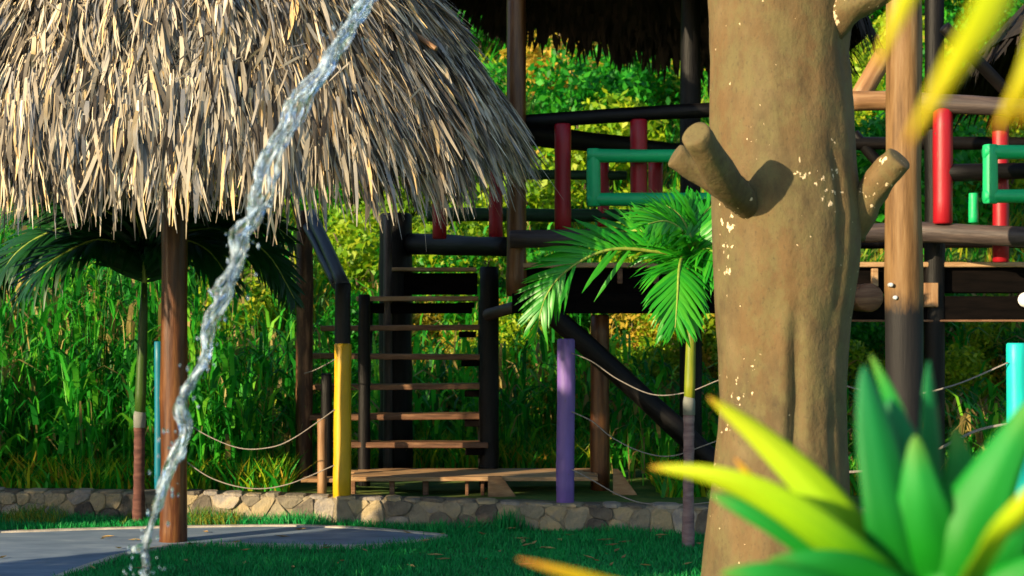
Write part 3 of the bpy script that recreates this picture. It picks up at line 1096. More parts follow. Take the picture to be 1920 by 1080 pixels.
    P('top_rail', (1690, 189), 13.9, (1985, 207), 13.5, .078, .072, m_greylog, f2)
    P('bottom_rail', (1600, 438), 13.9, (1680, 436), 13.9, .078, .08, m_greylog, f2)
    P('bottom_rail', (1700, 434), 13.95, (1985, 446), 13.5, .088, .078, m_greylog, f2)
    for px, yt, yb, r, Y in ((1768, 204, 420, .080, 13.80), (1876, 208, 492, .066, 14.0)):
        log('baluster', W(px, yb, Y), W(px, yt, Y), r, r, m_red, f2, n=16)
    frame(f2, 1857, 2090, 285, 368, 13.45, .056)
    log('pipe', W(1825, 418, 13.9), W(1825, 362, 13.9), .04, .04, m_green, f2)
    # far and side railings
    f3 = thing_part('railing', root)
    P('top_rail', (975, 250), 14.7, (1325, 292), 16.55, .10, .075, m_darklog, f3)
    P('top_rail', (1120, 283), 16.55, (1400, 283), 16.55, .08, .08, m_darklog, f3)
    P('mid_rail', (960, 327), 16.5, (1175, 329), 16.5, .05, .045, m_mossy, f3)
    P('mid_rail', (800, 402), 16.5, (1180, 404), 16.5, .07, .06, m_mossy, f3)
    P('bottom_rail', (1120, 440), 16.55, (1400, 440), 16.55, .06, .06, m_darklog, f3)
    P('top_rail', (1400, 268), 15.5, (2150, 268), 15.5, .06, .06, m_darklog, f3)
    P('bottom_rail', (1400, 455), 15.5, (2150, 455), 15.5, .05, .05, m_darklog, f3)
    for px, yt, yb, r in ((1131, 300, 425, .058), (1229, 300, 425, .072)):
        log('baluster', W(px, yb, 16.5), W(px, yt, 16.5), r, r, m_red, f3)
    # stair-head railing left of the grey post
    f4 = thing_part('railing', root)
    P('bottom_rail', (768, 457), 16.6, (952, 463), 15.2, .105, .088, m_darklog, f4)
    for px, yt, yb, r in ((930, 250, 450, .066), (824, 300, 448, .066)):
        log('baluster', W(px, yb, 15.6), W(px, yt, 15.6), r, r, m_red, f4)
    # top landing
    a = W(735, 505, 16.45); b_ = W(893, 505, 16.45)
    box('landing_board', ((a.x + b_.x) / 2, 16.6, a.z), (b_.x - a.x, .42, .035), m_paleboard, root)
    box('beam', ((a.x + b_.x) / 2 + .03, 16.52, a.z - .14), (b_.x - a.x - .04, .1, .21), m_darkboard, root)
    # diagonal brace under the deck and foot wedge
    P('brace', (1022, 578), 14.25, (1400, 920), 14.0, .085, .092, m_darklog)
    P('mid_rail', (1770, 325), 13.8, (1985, 318), 13.8, .07, .06, m_darklog, f2)
    P('brace', (1770, 50), 13.7, (1905, 190), 13.9, .05, .05, m_darklog)
    P('brace', (1600, 250), 15.5, (1680, 345), 15.5, .05, .05, m_darklog)
    P('brace', (1660, 100), 14.4, (1610, 185), 14.3, .085, .08, m_tanlog)
    for bx, by in ((1671, 534), (1679, 558)):
        c = W(bx, by, 12.33)
        log('bolt', c + Vector((0, .05, 0)), c - Vector((0, .012, 0)), .017, .015, m_steel, root, n=10)
    # roofs: dark thatch, seen from below
    def roof(cx, cy, ze, rx, ry, top, edge, n=2600, name='roof'):
        N, K = 40, 6
        v, f = [], []
        for k in range(K + 1):
            for i in range(N):
                a = 2 * math.pi * i / N
                t = k / K
                ca, sa = math.cos(a), math.sin(a)
                q = (abs(ca) ** 4 + abs(sa) ** 4) ** -.25
                v.append((ca * q * rx * t, sa * q * ry * t, (top - ze) * (1 - t) + edge(a) * t))
        for k in range(K):
            for i in range(N):
                j = (i + 1) % N
                f.append((k * N + i, k * N + j, (k + 1) * N + j, (k + 1) * N + i))
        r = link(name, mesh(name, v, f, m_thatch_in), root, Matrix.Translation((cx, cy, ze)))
        S = []
        for i in range(n):
            a = R(0, 2 * math.pi)
            t = R(.86, 1.01) if i % 3 else R(.3, .9)
            L = R(.12, .30)
            q = (abs(math.cos(a)) ** 4 + abs(math.sin(a)) ** 4) ** -.25
            p = np.array([math.cos(a) * q * rx * t, math.sin(a) * q * ry * t, (top - ze) * (1 - t) + edge(a) * t + R(-.06, .03)])
            o_ = np.array([math.cos(a), math.sin(a), 0]); s_ = np.array([-math.sin(a), math.cos(a), 0])
            d = o_ * R(.15, .6) + s_ * R(-.2, .2) + np.array([0, 0, -R(.55, 1)])
            d /= np.linalg.norm(d)
            w = R(.01, .03)
            S.append([p - s_ * w, p + s_ * w, p + d * L * .6 - s_ * w, p + d * L * .6 + s_ * w, p + d * L - s_ * .002, p + d * L + s_ * .002])
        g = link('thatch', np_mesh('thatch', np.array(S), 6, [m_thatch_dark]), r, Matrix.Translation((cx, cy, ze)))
        g['kind'] = 'stuff'
    # main roof: eave crosses the frame top, lower to the right
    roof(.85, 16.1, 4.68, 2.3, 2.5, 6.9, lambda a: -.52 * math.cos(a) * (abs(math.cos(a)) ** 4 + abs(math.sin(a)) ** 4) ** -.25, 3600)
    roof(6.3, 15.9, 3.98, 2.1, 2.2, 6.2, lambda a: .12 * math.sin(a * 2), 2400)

def thing_part(name, parent):
    o = bpy.data.objects.new(name, None)
    COL.objects.link(o)
    o.parent = parent
    o.empty_display_size = .1
    return o
m_mossy = M('mossy_green_rail', [(.3, (.004, .02, .006)), (.7, (.02, .07, .03))], LOGS, 3, rough=.6, bump=.4)
build_deck()

def build_lamp():
    c = W(1926, 562, 14.1)
    root = thing('bulkhead_lamp', 'small round white lamp on the dark deck beam at the right edge', 'lamp', c)
    N = 20
    v, f = [], []
    for k, (r, y) in enumerate(((.062, .05), (.066, .0), (.060, -.02), (.045, -.04), (.022, -.052))):
        for i in range(N):
            a = 2 * math.pi * i / N
            v.append((math.cos(a) * r, y, math.sin(a) * r))
    for k in range(4):
        for i in range(N):
            j = (i + 1) % N
            f.append((k * N + i, k * N + j, (k + 1) * N + j, (k + 1) * N + i))
    f.append(tuple(range(N))); f.append(tuple(range(4 * N, 5 * N)))
    link('lamp_cover', mesh('lamp_cover', v, f, m_lamp), root, Matrix.Translation(c))
    v2, f2 = tube_geo([Vector((0, .05, 0)), Vector((0, .095, 0))], .07, 20)
    link('lamp_base', mesh('lamp_base', v2, f2, m_darkboard), root, Matrix.Translation(c))
build_lamp()

# ------------------------------------------------------------------ stairs and low platform
def build_stairs():
    root = thing('wooden_staircase', 'open wooden staircase with plank treads rising to the log hut', 'staircase', (-.9, 15.4, .2))
    T = [(600, 915, 835, 14.95), (575, 913, 782, 15.2), (563, 912, 726, 15.45), (580, 905, 669, 15.7), (600, 900, 615, 15.95), (668, 897, 560, 16.2)]
    for i, (xa, xb, py, Y) in enumerate(T):
        a, b = W(xa, py, Y), W(xb, py, Y)
        h = .05 if i < 5 else .045
        o = box('tread', ((a.x + b.x) / 2, Y + .13, a.z), (b.x - a.x, .26, h), m_board if i < 5 else m_paleboard, root, jit=.003,
                rot=Matrix.Rotation(R(-.008, .008), 3, 'Y'))
        # cleats under both ends, fixed to the stringers
        for xe in (b.x - .12,):
            box('cleat', (xe, Y + .13, a.z - .062), (.16, .20, .055), m_darkboard, root)
    box('riser_board', (W(785, 0, 16.25).x, 16.3, W(0, 578, 16.25).z), (1.02, .05, .10), m_darkboard, root)
    def post(px, Y, yt, zb, r, m, yb=None):
        b = W(px, 0, Y); t = W(px, yt, Y)
        return log('newel_post', (b.x, b.y, zb), t, r, r * .95, m, root)
    post(571, 15.25, 395, .12, .078, m_brown_dark)
    post(917, 15.1, 500, .12, .088, m_darklog)
    post(683, 15.0, 552, .12, .055, m_darklog)
    post(612, 14.9, 700, .12, .05, m_darklog)
    a = W(641, 640, 13.98)
    log('newel_post', (a.x, 14.04, .2), (a.x + .005, 14.02, W(0, 530, 14).z), .068, .066, m_blacklog, root)
    # stringers
    for px0, px1 in ((905, 905), (676, 690)):
        p0, p1 = W(px0, 885, 14.85), W(px1, 545, 16.4)
        log('stringer', p0 - Vector((0, -.2, 0)), p1 - Vector((0, -.1, .1)), .045, .045, m_darklog, root)
    # handrail from black newel back to the rear post
    log('handrail', W(645, 538, 14.0), W(583, 400, 15.2), .055, .05, m_bluegrey, root)
    log('handrail', W(630, 535, 14.1), W(570, 415, 15.3), .035, .035, m_bluegrey, root)
    log('handrail', W(915, 590, 15.0), W(968, 575, 14.4), .055, .05, m_greylog, root)
m_bluegrey = M('blue_black_handrail', [(.3, (.012, .014, .02)), (.7, (.07, .08, .10))], LOGS, 3, rough=.4, bump=.4)
m_brown_dark = M('half_stained_log', [(.25, (.012, .006, .004)), (.5, (.07, .028, .012)), (.75, (.34, .17, .08))], (5, 5, 1), 3, rough=.5, bump=.6)
build_stairs()

def build_platform():
    root = thing('low_wooden_platform', 'low plank platform on short props behind the wall between yellow and purple poles', 'wooden platform', (-.4, 14.6, .2))
    z = .345
    a, b = W(655, 893, 14.35), W(1125, 893, 14.35)
    n = 5
    for k in range(n):
        yy = 14.35 + k * .165
        box('plank', ((a.x + b.x) / 2 - (.1 if k % 2 else 0), yy, z - .017), (b.x - a.x + R(-.05, .05), .158, .034), m_paleboard, root, jit=.004)
    box('plank', (W(600, 0, 14.5).x, 14.5, z - .04), (.30, .2, .034), m_paleboard, root, jit=.003)
    for px in (663, 735, 798, 876, 905):
        c = W(px, 0, 14.38)
        box('prop', (c.x, 14.38, (.13 + z - .036) / 2), (R(.03, .055), .06, z - .036 - .13), m_board, root)
    # timber wedges
    for (x0, x1, xt0, xt1, Y) in ((915, 975, 915, 940, 14.2), (1150, 1205, 1150, 1160, 14.45)):
        q = [W(x0, 942, Y), W(x1, 942, Y), W(xt1, 893 if x0 < 1000 else 880, Y), W(xt0, 893 if x0 < 1000 else 880, Y)]
        v = [Vector((p.x, p.y, p.z)) for p in q] + [Vector((p.x, p.y + .06, p.z)) for p in q]
        f = [(0, 1, 2, 3), (7, 6, 5, 4), (0, 4, 5, 1), (1, 5, 6, 2), (2, 6, 7, 3), (3, 7, 4, 0)]
        o0 = v[0].copy()
        link('wedge_block', mesh('wedge_block', [p - o0 for p in v], f, m_paleboard, smooth=False), root, Matrix.Translation(o0))
    c = W(604, 850, 14.4)
    log('prop', (c.x, 14.4, .15), (c.x, 14.4, W(0, 785, 14.4).z), .04, .04, m_tanlog, root)
build_platform()

# ------------------------------------------------------------------ coloured poles and ropes
def pole(px, pt, pb, Y, r, m, label):
    zb = WH - .03
    b = W(px, pb, Y); t = W(px, pt, Y)
    o = log('rope_pole', (b.x, Y, zb), (t.x + R(-.01, .01), Y, t.z), r, r * .97, m, None, n=22, bend=.006, rough=.05)
    tag(o, label, 'pole', 'painted poles of the rope fence')
    return (b.x, Y)
pole(641, 644, 930, 13.9, .072, m_yellow, 'bright yellow painted pole on the stone wall in front of the stairs')
pole(1060, 635, 943, 13.42, .072, m_purple, 'purple painted pole on the wall left of the thin palm')
pole(298, 640, 922, 14.38, .038, m_blue, 'thin teal pole behind the brown hut post')
pole(1908, 643, 935, 13.0, .080, m_cyan, 'turquoise painted pole at the right edge behind the strap leaves')

def rope(pts, Y0, Y1, label, r=.0048):
    ps = []
    n = len(pts)
    q = [(p[0], p[1]) for p in pts]
    sm = smooth_poly(q, 7)
    for i, (x, y) in enumerate(sm):
        t = i / (len(sm) - 1)
        ps.append(W(x, y, Y0 + (Y1 - Y0) * t))
    o = tube('rope', ps, r, m_rope, None, n=7, rough=.25)
    tag(o, label, 'rope', 'sagging ropes between the poles')
rope([(298, 820), (345, 862), (400, 898), (470, 916), (540, 908), (628, 872)], 14.35, 13.86, 'lowest sagging rope between teal pole and yellow pole')
rope([(298, 745), (360, 800), (440, 838), (500, 840), (550, 822), (628, 768)], 14.35, 13.86, 'middle sagging rope between teal pole and yellow pole')
rope([(571, 700), (590, 694), (610, 684), (628, 674)], 15.1, 13.86, 'short highest rope from the yellow pole back to the dark stair post', .005)
rope([(1072, 880), (1110, 900), (1160, 928), (1210, 944), (1290, 946), (1420, 930), (1560, 915)], 13.36, 13.1, 'lowest sagging rope running right from the purple pole')
rope([(1072, 772), (1110, 790), (1150, 822), (1205, 848), (1260, 855), (1330, 832), (1420, 800)], 13.36, 13.1, 'middle sagging rope running right from the purple pole')
rope([(1072, 662), (1110, 678), (1160, 712), (1225, 740), (1290, 735), (1350, 712), (1420, 690)], 13.36, 13.1, 'highest sagging rope running right from the purple pole')
rope([(1500, 690), (1560, 715), (1620, 732), (1700, 741), (1790, 722), (1890, 680)], 13.1, 12.95, 'upper pale rope sagging left from the turquoise pole', .007)
rope([(1500, 880), (1600, 885), (1700, 868), (1760, 842), (1830, 808), (1890, 795)], 13.1, 12.95, 'lower pale rope sagging left from the turquoise pole', .011)

def litter():
    v, f = [], []
    k = 0
    while k < 70:
        x, y = R(-3.6, 1.6), R(11.2, 13.6)
        if y > wall_xy(x) - .1: continue
        k += 1
        ip = in_path(x, y)
        z = .026 if ip else lawn_z(x, y) + .035
        if ip and random.random() < .3: continue
        a = R(0, 6.28); L = R(.03, .075); w = L * R(.18, .3)
        c, s_ = math.cos(a), math.sin(a)
        b = len(v)
        for (p, q, h) in ((-L, 0, .004), (0, w, .012), (L, 0, R(.004, .02)), (0, -w, .008), (0, 0, .0)):
            v.append((x + c * p - s_ * q, y + s_ * p + c * q, z + h))
        f += [(b, b + 4, b + 1), (b + 1, b + 4, b + 2), (b + 2, b + 4, b + 3), (b + 3, b + 4, b)]
    o = link('leaf_litter', mesh('leaf_litter', v, f, m_leaf_dry, smooth=False))
    o['kind'] = 'stuff'; o['label'] = 'scattered dry fallen leaves on lawn and path'; o['category'] = 'fallen leaves'
m_leaf_dry = M('dry_fallen_leaf', [(.1, (.12, .06, .02)), (.5, (.32, .20, .07)), (1, (.5, .36, .12))], wi=.5, wn_=.5, bump=0)
litter()
# ------------------------------------------------------------------ palms
def leaflet_mesh(mt, k):
    """unit leaflet along +X, length 1, folded along its midrib, drooping to -Z"""
    n = 6
    v, f = [], []
    dr = (.12, .28, .5)[k]
    for i in range(n):
        t = i / (n - 1)
        w = .030 * (math.sin(math.pi * (t * .86 + .10)) ** .7)
        if i == n - 1: w = .0015
        z = -dr * t ** 2.2
        v += [(t, -w, z - w * .35), (t, 0, z), (t, w, z - w * .35)]
    for i in range(n - 1):
        a = i * 3
        f += [(a, a + 1, a + 4, a + 3), (a + 1, a + 2, a + 5, a + 4)]
    return mesh('leaflet', v, f, mt)

def palm(base, trunk_top, shaft_top, fronds, mt, mtrunk, label, tr, maxparts, wf=1.0, collar=True, mshaft=None):
    mshaft = mshaft or m_shaft
    root = thing('palm_tree', label, 'palm tree', base)
    base, tt, st = Vector(base), Vector(trunk_top), Vector(shaft_top)
    n = 26
    pts = [base.lerp(tt, i / n) for i in range(n + 1)]
    rad = [tr * (1.25 - .25 * min(1, i / n * 3)) * (1.05 if i % 3 == 0 else .97) for i in range(n + 1)]
    pts[0] = pts[0] - Vector((0, 0, .04))
    tube('trunk', pts, rad, mtrunk, root, n=14, rough=.06)
    if collar:
        tube('leaf_scar', [tt + Vector((0, 0, -.05)), tt + Vector((0, 0, .05)), tt + Vector((0, 0, .09))], [tr * 1.1, tr * 1.13, tr * .9], m_greylog2, root, n=14)
    m_ = tt.lerp(st, .5)
    tube('crownshaft', [tt + Vector((0, 0, .02)), tt.lerp(st, .2), m_, tt.lerp(st, .8), st], [tr * .95, tr * 1.0, tr * .92, tr * .75, tr * .5], mshaft, root, n=14)
    meshes = [leaflet_mesh(mt, k) for k in range(3)]
    extraV = []
    per = max(1, maxparts // len(fronds))
    for fi, fr in enumerate(fronds):
        ctrl, llen, dens = fr[:3]
        roll = fr[3] if len(fr) > 3 else 0.0
        skip = fr[4] if len(fr) > 4 else 0.0
        c2 = smooth3(ctrl, 6)
        N = len(c2)
        fo = tube('frond', c2, [max(.0035, .017 * (1 - i / N) + .003) for i in range(N)], m_rachis, root, n=6)
        fo_inv = fo.matrix_basis.copy()
        cnt = 0
        frs = frames(c2)
        total = dens
        step = max(1, round(total * 2 / per))
        q = 0
        for s in (-1, 1):
            for i in range(total):
                if skip and s < 0 and random.random() < skip: continue
                t = .14 + .86 * (i + R(-.3, .3)) / total
                t = min(.999, max(.1, t))
                idx = t * (N - 1)
                a = int(idx); fr_ = idx - a
                p = c2[a].lerp(c2[min(N - 1, a + 1)], fr_)
                tan = frs[a][2]
                up = Vector((0, 0, 1))
                side = tan.cross(up)
                if side.length < .3:
                    side = tan.cross(Vector((0, -1, .2)))
                side = side.normalized()
                nrm = side.cross(tan).normalized()
                if nrm.z < 0: nrm = -nrm
                side, nrm = side * math.cos(roll) + nrm * math.sin(roll), nrm * math.cos(roll) - side * math.sin(roll)
                side = side * s
                ln = llen * (math.sin(math.pi * min(1, t * .8 + .18)) ** .6) * R(.85, 1.1)
                d = (side * (1.0 - .45 * t) + tan * (.45 + .75 * t) + nrm * R(.05, .35)).normalized()
                # gravity
                d = (d + Vector((0, 0, -R(.05, .3)))).normalized()
                yv = nrm.cross(d).normalized()
                zv = d.cross(yv).normalized()
                wv = wf * R(.8, 1.15) / max(.6, ln / .45)
                mw = Matrix(((d.x * ln, yv.x * ln * wv, zv.x * ln, p.x), (d.y * ln, yv.y * ln * wv, zv.y * ln, p.y), (d.z * ln, yv.z * ln * wv, zv.z * ln, p.z), (0, 0, 0, 1)))
                me = random.choice(meshes)
                q += 1
                if q % step == 0:
                    o = bpy.data.objects.new('leaflet', me)
                    COL.objects.link(o)
                    o.parent = fo
                    pb = root.matrix_basis @ fo.matrix_basis
                    o.matrix_basis = pb.inverted() @ mw
                else:
                    extraV.append((me, mw))
    v, f = [], []
    for me, mw in extraV:
        b = len(v)
        v += [mw @ x.co - base for x in me.vertices]
        f += [tuple(b + i for i in p.vertices) for p in me.polygons]
    o = link('leaflets', mesh('leaflets', v, f, mt), root, Matrix.Translation(base))
    o['kind'] = 'stuff'

def smooth3(p, k):
    p = [Vector(x) for x in p]
    out = []
    for i in range(len(p) - 1):
        p0 = p[max(0, i - 1)]; p1 = p[i]; p2 = p[i + 1]; p3 = p[min(len(p) - 1, i + 2)]
        for s in range(k):
            t = s / k
            out.append(.5 * ((2 * p1) + (p2 - p0) * t + (2 * p0 - 5 * p1 + 4 * p2 - p3) * t * t + (3 * p1 - p0 - 3 * p2 + p3) * t ** 3))
    out.append(p[-1])
    return out
m_greylog2 = M('pale_leaf_scar', [(.3, (.12, .125, .11)), (.7, (.26, .26, .23))], rough=.8, bump=.3)

m_shaft_shaded = M('shaded_crownshaft', [(.25, (.015, .05, .006)), (.7, (.05, .09, .012))], (6, 6, .8), 3, rough=.45, bump=.15)  # crownshaft colour darkened to carry the shade on the far palm
PY = 12.44
def fp(*pts):
    return [W(x, y, PY + d) for x, y, d in pts]
near_fronds = [
    (fp((1297, 560, 0), (1292, 490, 0), (1215, 470, -.05), (1135, 470, -.12), (1062, 508, -.16), (1022, 560, -.18), (1003, 640, -.2)), .42, 70, 1.0, .8),
    (fp((1297, 560, 0), (1284, 485, -.1), (1274, 500, -.45), (1270, 560, -.65), (1266, 615, -.72)), .40, 56, 0.1),
    (fp((1297, 560, 0), (1288, 480, 0), (1245, 445, .05), (1190, 432, .1), (1120, 445, .2), (1060, 480, .3)), .34, 50, .9, .5),
    (fp((1297, 560, 0), (1296, 480, 0), (1280, 435, -.1), (1250, 415, -.25), (1215, 420, -.4)), .40, 54, .8),
    (fp((1297, 560, 0), (1302, 480, 0), (1318, 440, .1), (1360, 425, .2), (1420, 440, .3), (1460, 480, .35)), .40, 54, -.7),
    (fp((1297, 560, 0), (1304, 490, -.05), (1330, 468, -.3), (1362, 500, -.5), (1375, 570, -.6)), .38, 46, -.5),
    (fp((1297, 560, 0), (1298, 480, .1), (1292, 440, .35), (1260, 430, .7), (1215, 450, 1.0)), .40, 46, .4),
    (fp((1297, 560, 0), (1297, 480, 0), (1293, 440, .05), (1275, 405, .1), (1250, 385, .15)), .34, 44, .5),
    (fp((1297, 560, 0), (1302, 480, .1), (1312, 430, .1), (1325, 395, .15), (1350, 380, .2)), .34, 44, -.4),
]
b = W(1290, 1030, PY)
palm((b.x, PY, 0), W(1292, 765, PY), W(1298, 545, PY), near_fronds, m_palm, m_palmtrunk, 'slim green palm growing in the lawn left of the concrete tree', .040, 290, 1.15)

PY = 13.93
far_fronds = [
    (fp((270, 560, 0), (262, 480, 0), (200, 430, .0), (110, 430, -.05), (30, 475, -.1), (-20, 560, -.1)), .52, 64, .7),
    (fp((270, 560, 0), (258, 480, 0), (195, 450, -.3), (130, 470, -.5), (60, 520, -.6), (20, 590, -.6)), .46, 50, .3),
    (fp((270, 560, 0), (268, 480, 0), (215, 405, 0), (120, 375, .1), (10, 400, .15)), .52, 60, .8),
    (fp((270, 560, 0), (275, 480, 0), (330, 440, 0), (420, 430, 0), (500, 475, 0), (552, 560, 0)), .50, 66, -.8),
    (fp((270, 560, 0), (278, 480, 0), (330, 450, -.3), (390, 470, -.5), (440, 540, -.6)), .44, 50, -.3),
    (fp((270, 560, 0), (275, 480, 0), (310, 410, 0), (380, 385, .1), (470, 395, .1), (550, 450, .2)), .50, 60, -.8),
    (fp((270, 560, 0), (268, 470, 0), (250, 390, .1), (215, 350, .3)), .50, 44, .6),
    (fp((270, 560, 0), (272, 480, .1), (300, 420, .3), (345, 400, .4), (400, 420, .5)), .48, 44, -.6),
    (fp((270, 560, 0), (268, 490, 0), (235, 440, .1), (180, 440, .2), (120, 480, .3)), .44, 50, .6),
]
b = W(260, 981, PY)
palm((b.x, PY, 0), W(262, 790, PY), W(271, 530, PY), far_fronds, m_palm_shaded, m_palmtrunk_red, 'dark shaded palm in front of the wall behind the hut post', .046, 280, 1.6, True, m_shaft_shaded)

# ------------------------------------------------------------------ sculpted concrete tree
TY = 8.5
def build_tree():
    root = thing('concrete_tree', 'thick brown sculpted concrete tree trunk with cut branch stubs on the lawn', 'concrete tree', (1.38, TY, 0))
    ys = [-380, -60, 0, 50, 100, 200, 300, 400, 500, 600, 680, 750, 800, 850, 900, 950, 1000, 1080, 1150, 1239, 1245]
    xl = [1318, 1322, 1325, 1328, 1331, 1330, 1334, 1336, 1339, 1344, 1349, 1351, 1348, 1342, 1336, 1330, 1324, 1316, 1298, 1262, 1255]
    xr = [1604, 1602, 1600, 1596, 1590, 1598, 1603, 1613, 1608, 1594, 1588, 1586, 1585, 1587, 1590, 1591, 1594, 1602, 1622, 1668, 1675]
    N = 96
    rows = 150
    v, f = [], []
    for k in range(rows + 1):
        py = 1245 + (-380 - 1245) * k / rows
        l = np.interp(py, ys, xl); r = np.interp(py, ys, xr)
        c = W((l + r) / 2, py, TY); hw = (r - l) / 2 / F * TY
        for i in range(N):
            a = 2 * math.pi * i / N
            ca, sa = math.cos(a), math.sin(a)
            q = Vector((ca * 1.1, sa * 1.1, c.z * .45))
            rr = hw * (1 + .02 * noise.noise(q * 2.2) + .022 * noise.noise(q * 5) + .010 * noise.noise(Vector((ca * 4, sa * 4, c.z * 7))) + .006 * noise.noise(Vector((ca * 11, sa * 11, c.z * 9))))
            # the long hollow on the camera side, right of the middle
            ang = math.degrees(a)           # 270 = towards the camera
            zc = CAMH + (HZ - 740) / F * TY
            g = math.exp(-((ang - 273) / 6.0) ** 2) * math.exp(-((c.z - zc) / .42) ** 4)
            rr -= .042 * g
            g2 = math.exp(-((ang - 261) / 6.5) ** 2) * math.exp(-((c.z - zc) / .45) ** 4)
            rr += .012 * g2
            g3 = math.exp(-((ang - 308 - 9 * noise.noise(Vector((3, 1, c.z * 1.3)))) / 4.0) ** 2) * max(0, .5 + 1.6 * noise.noise(Vector((8, 1, c.z * 1.1))))
            rr -= .026 * g3 * (.6 + .8 * noise.noise(Vector((0, 5, c.z * 2))))
            v.append((c.x - 1.38 + ca * rr, sa * rr * .95, c.z))
    for k in range(rows):
        for i in range(N):
            j = (i + 1) % N
            f.append((k * N + i, k * N + j, (k + 1) * N + j, (k + 1) * N + i))
    f.append(tuple(range(rows * N, rows * N + N)))
    link('trunk', mesh('trunk', v, f, m_trunk), root, Matrix.Translation((1.38, TY, 0)))
    def stub(pts, rad, sd, n=28, close=True):
        p = smooth3(pts, 5)
        rr = list(np.interp(np.linspace(0, 1, len(p)), np.linspace(0, 1, len(rad)), rad))
        if close:
            d = (p[-1] - p[-2]).normalized()
            e = p[-1].copy()
            p += [e + d * .008, e + d * .010]
            rr += [rr[-1] * .90, rr[-1] * .70]
        return tube('branch_stub', p, rr, m_trunk, root, n=n, rough=.16, seed=sd)
    # forked stub on the left
    bse = Vector(W(1408, 392, 8.24)); tipA = W(1305, 252, 7.80)
    stub([bse + Vector((.04, .16, -.02)), bse + Vector((0, .03, 0)), bse.lerp(tipA, .5) + Vector((-.01, 0, -.02)), tipA], [.05, .060, .080, .068], 2)
    m0 = W(1365, 352, 8.14)
    stub([m0 + Vector((.04, .05, -.03)), m0, W(1315, 322, 8.12), W(1267, 292, 8.10)], [.07, .070, .066, .058], 5)
    # right stub
    stub([W(1585, 425, 8.5), W(1625, 372, 8.42), W(1655, 330, 8.36), W(1684, 299, 8.3)], [.12, .080, .074, .072], 8)
    # upper right limb
    stub([W(1530, 60, 8.42), W(1585, 14, 8.30), W(1650, -22, 8.22), W(1760, -110, 8.15)], [.16, .092, .078, .07], 11)
    # upper left limb out of frame
    stub([W(1400, -150, 8.5), W(1330, -230, 8.5), W(1240, -290, 8.5)], [.13, .09, .08], 15)
build_tree()

# ------------------------------------------------------------------ water jet
def build_water():
    root = thing('water_jet', 'clear twisting jet of water falling diagonally in front of the thatch', 'water jet', W(505, 320, 5.4))
    path = [(745, -120), (705, -45), (682, 0), (648, 62), (602, 125), (553, 200), (520, 275), (498, 345), (478, 400), (452, 455), (432, 520), (412, 580),
            (388, 650), (362, 710), (345, 765), (332, 830), (306, 915), (282, 990), (272, 1045), (270, 1090), (266, 1250), (262, 1430)]
    ctr = [W(x, y, 5.4) for x, y in path]
    ctr = smooth3(ctr, 7)
    n = len(ctr)
    for s in range(6):
        ph = s * 1.05 + R(-.5, .5)
        pts, rad = [], []
        for i, p in enumerate(ctr):
            t = i / n
            wd = (.022 + .028 * math.exp(-((t - .25) / .22) ** 2)) * (1.0 if t < .78 else .5)
            a = ph + i * .045 + 1.9 * noise.noise(Vector((i * .07, s * 3, 0)))
            j = noise.noise(Vector((i * .16, s * 7.3, 2)))
            off = Vector((math.cos(a), math.sin(a), 0)) * wd * (.55 + 1.0 * j)
            off += Vector((noise.noise(Vector((i * .12, 1, 1))), 0, 0)) * .035
            pts.append(p + off)
            big = 1.5 if s < 2 else .75
            rr_ = .006 + .016 * abs(noise.noise(Vector((i * .21, s * 5.1, 7)))) + .005 * noise.noise(Vector((i * .7, s * 2.1, 7)))
            rad.append(max(.0015, rr_ * big) * (.78 if t < .5 else .52))
        tube('water_strand', pts, rad, m_water, root, n=10, rough=1.1, seed=s)
    # spray
    v, f = [], []
    for k in range(190):
        i = random.randrange(n)
        p = ctr[i] + Vector((random.gauss(0, .03), random.gauss(0, .03), random.gauss(0, .03)))
        r = R(.0022, .0065)
        b = len(v)
        st = R(1, 2.2)
        for d in ((1, 0, 0), (-1, 0, 0), (0, 1, 0), (0, -1, 0), (0, 0, st), (0, 0, -st)):
            v.append(p + Vector(d) * r)
        for a, c, e in ((0, 2, 4), (2, 1, 4), (1, 3, 4), (3, 0, 4), (2, 0, 5), (1, 2, 5), (3, 1, 5), (0, 3, 5)):
            f.append((b + a, b + c, b + e))
    for (px, py, r) in ((503, 383, .014), (262, 1028, .016), (253, 1030, .012)):
        p = W(px, py, 5.4)
        b = len(v)
        vv, ff = tube_geo([p + Vector((0, 0, z * r)) for z in (-1, -.7, 0, .7, 1)], [r * .1, r * .7, r, r * .7, r * .1], 8)
        v += vv
        f += [tuple(b + q for q in x) for x in ff]
    o0 = Vector(root.matrix_basis.translation)
    o = link('droplets', mesh('droplets', [x - o0 for x in v], f, m_water), root, Matrix.Translation(o0))
    o['kind'] = 'stuff'
build_water()

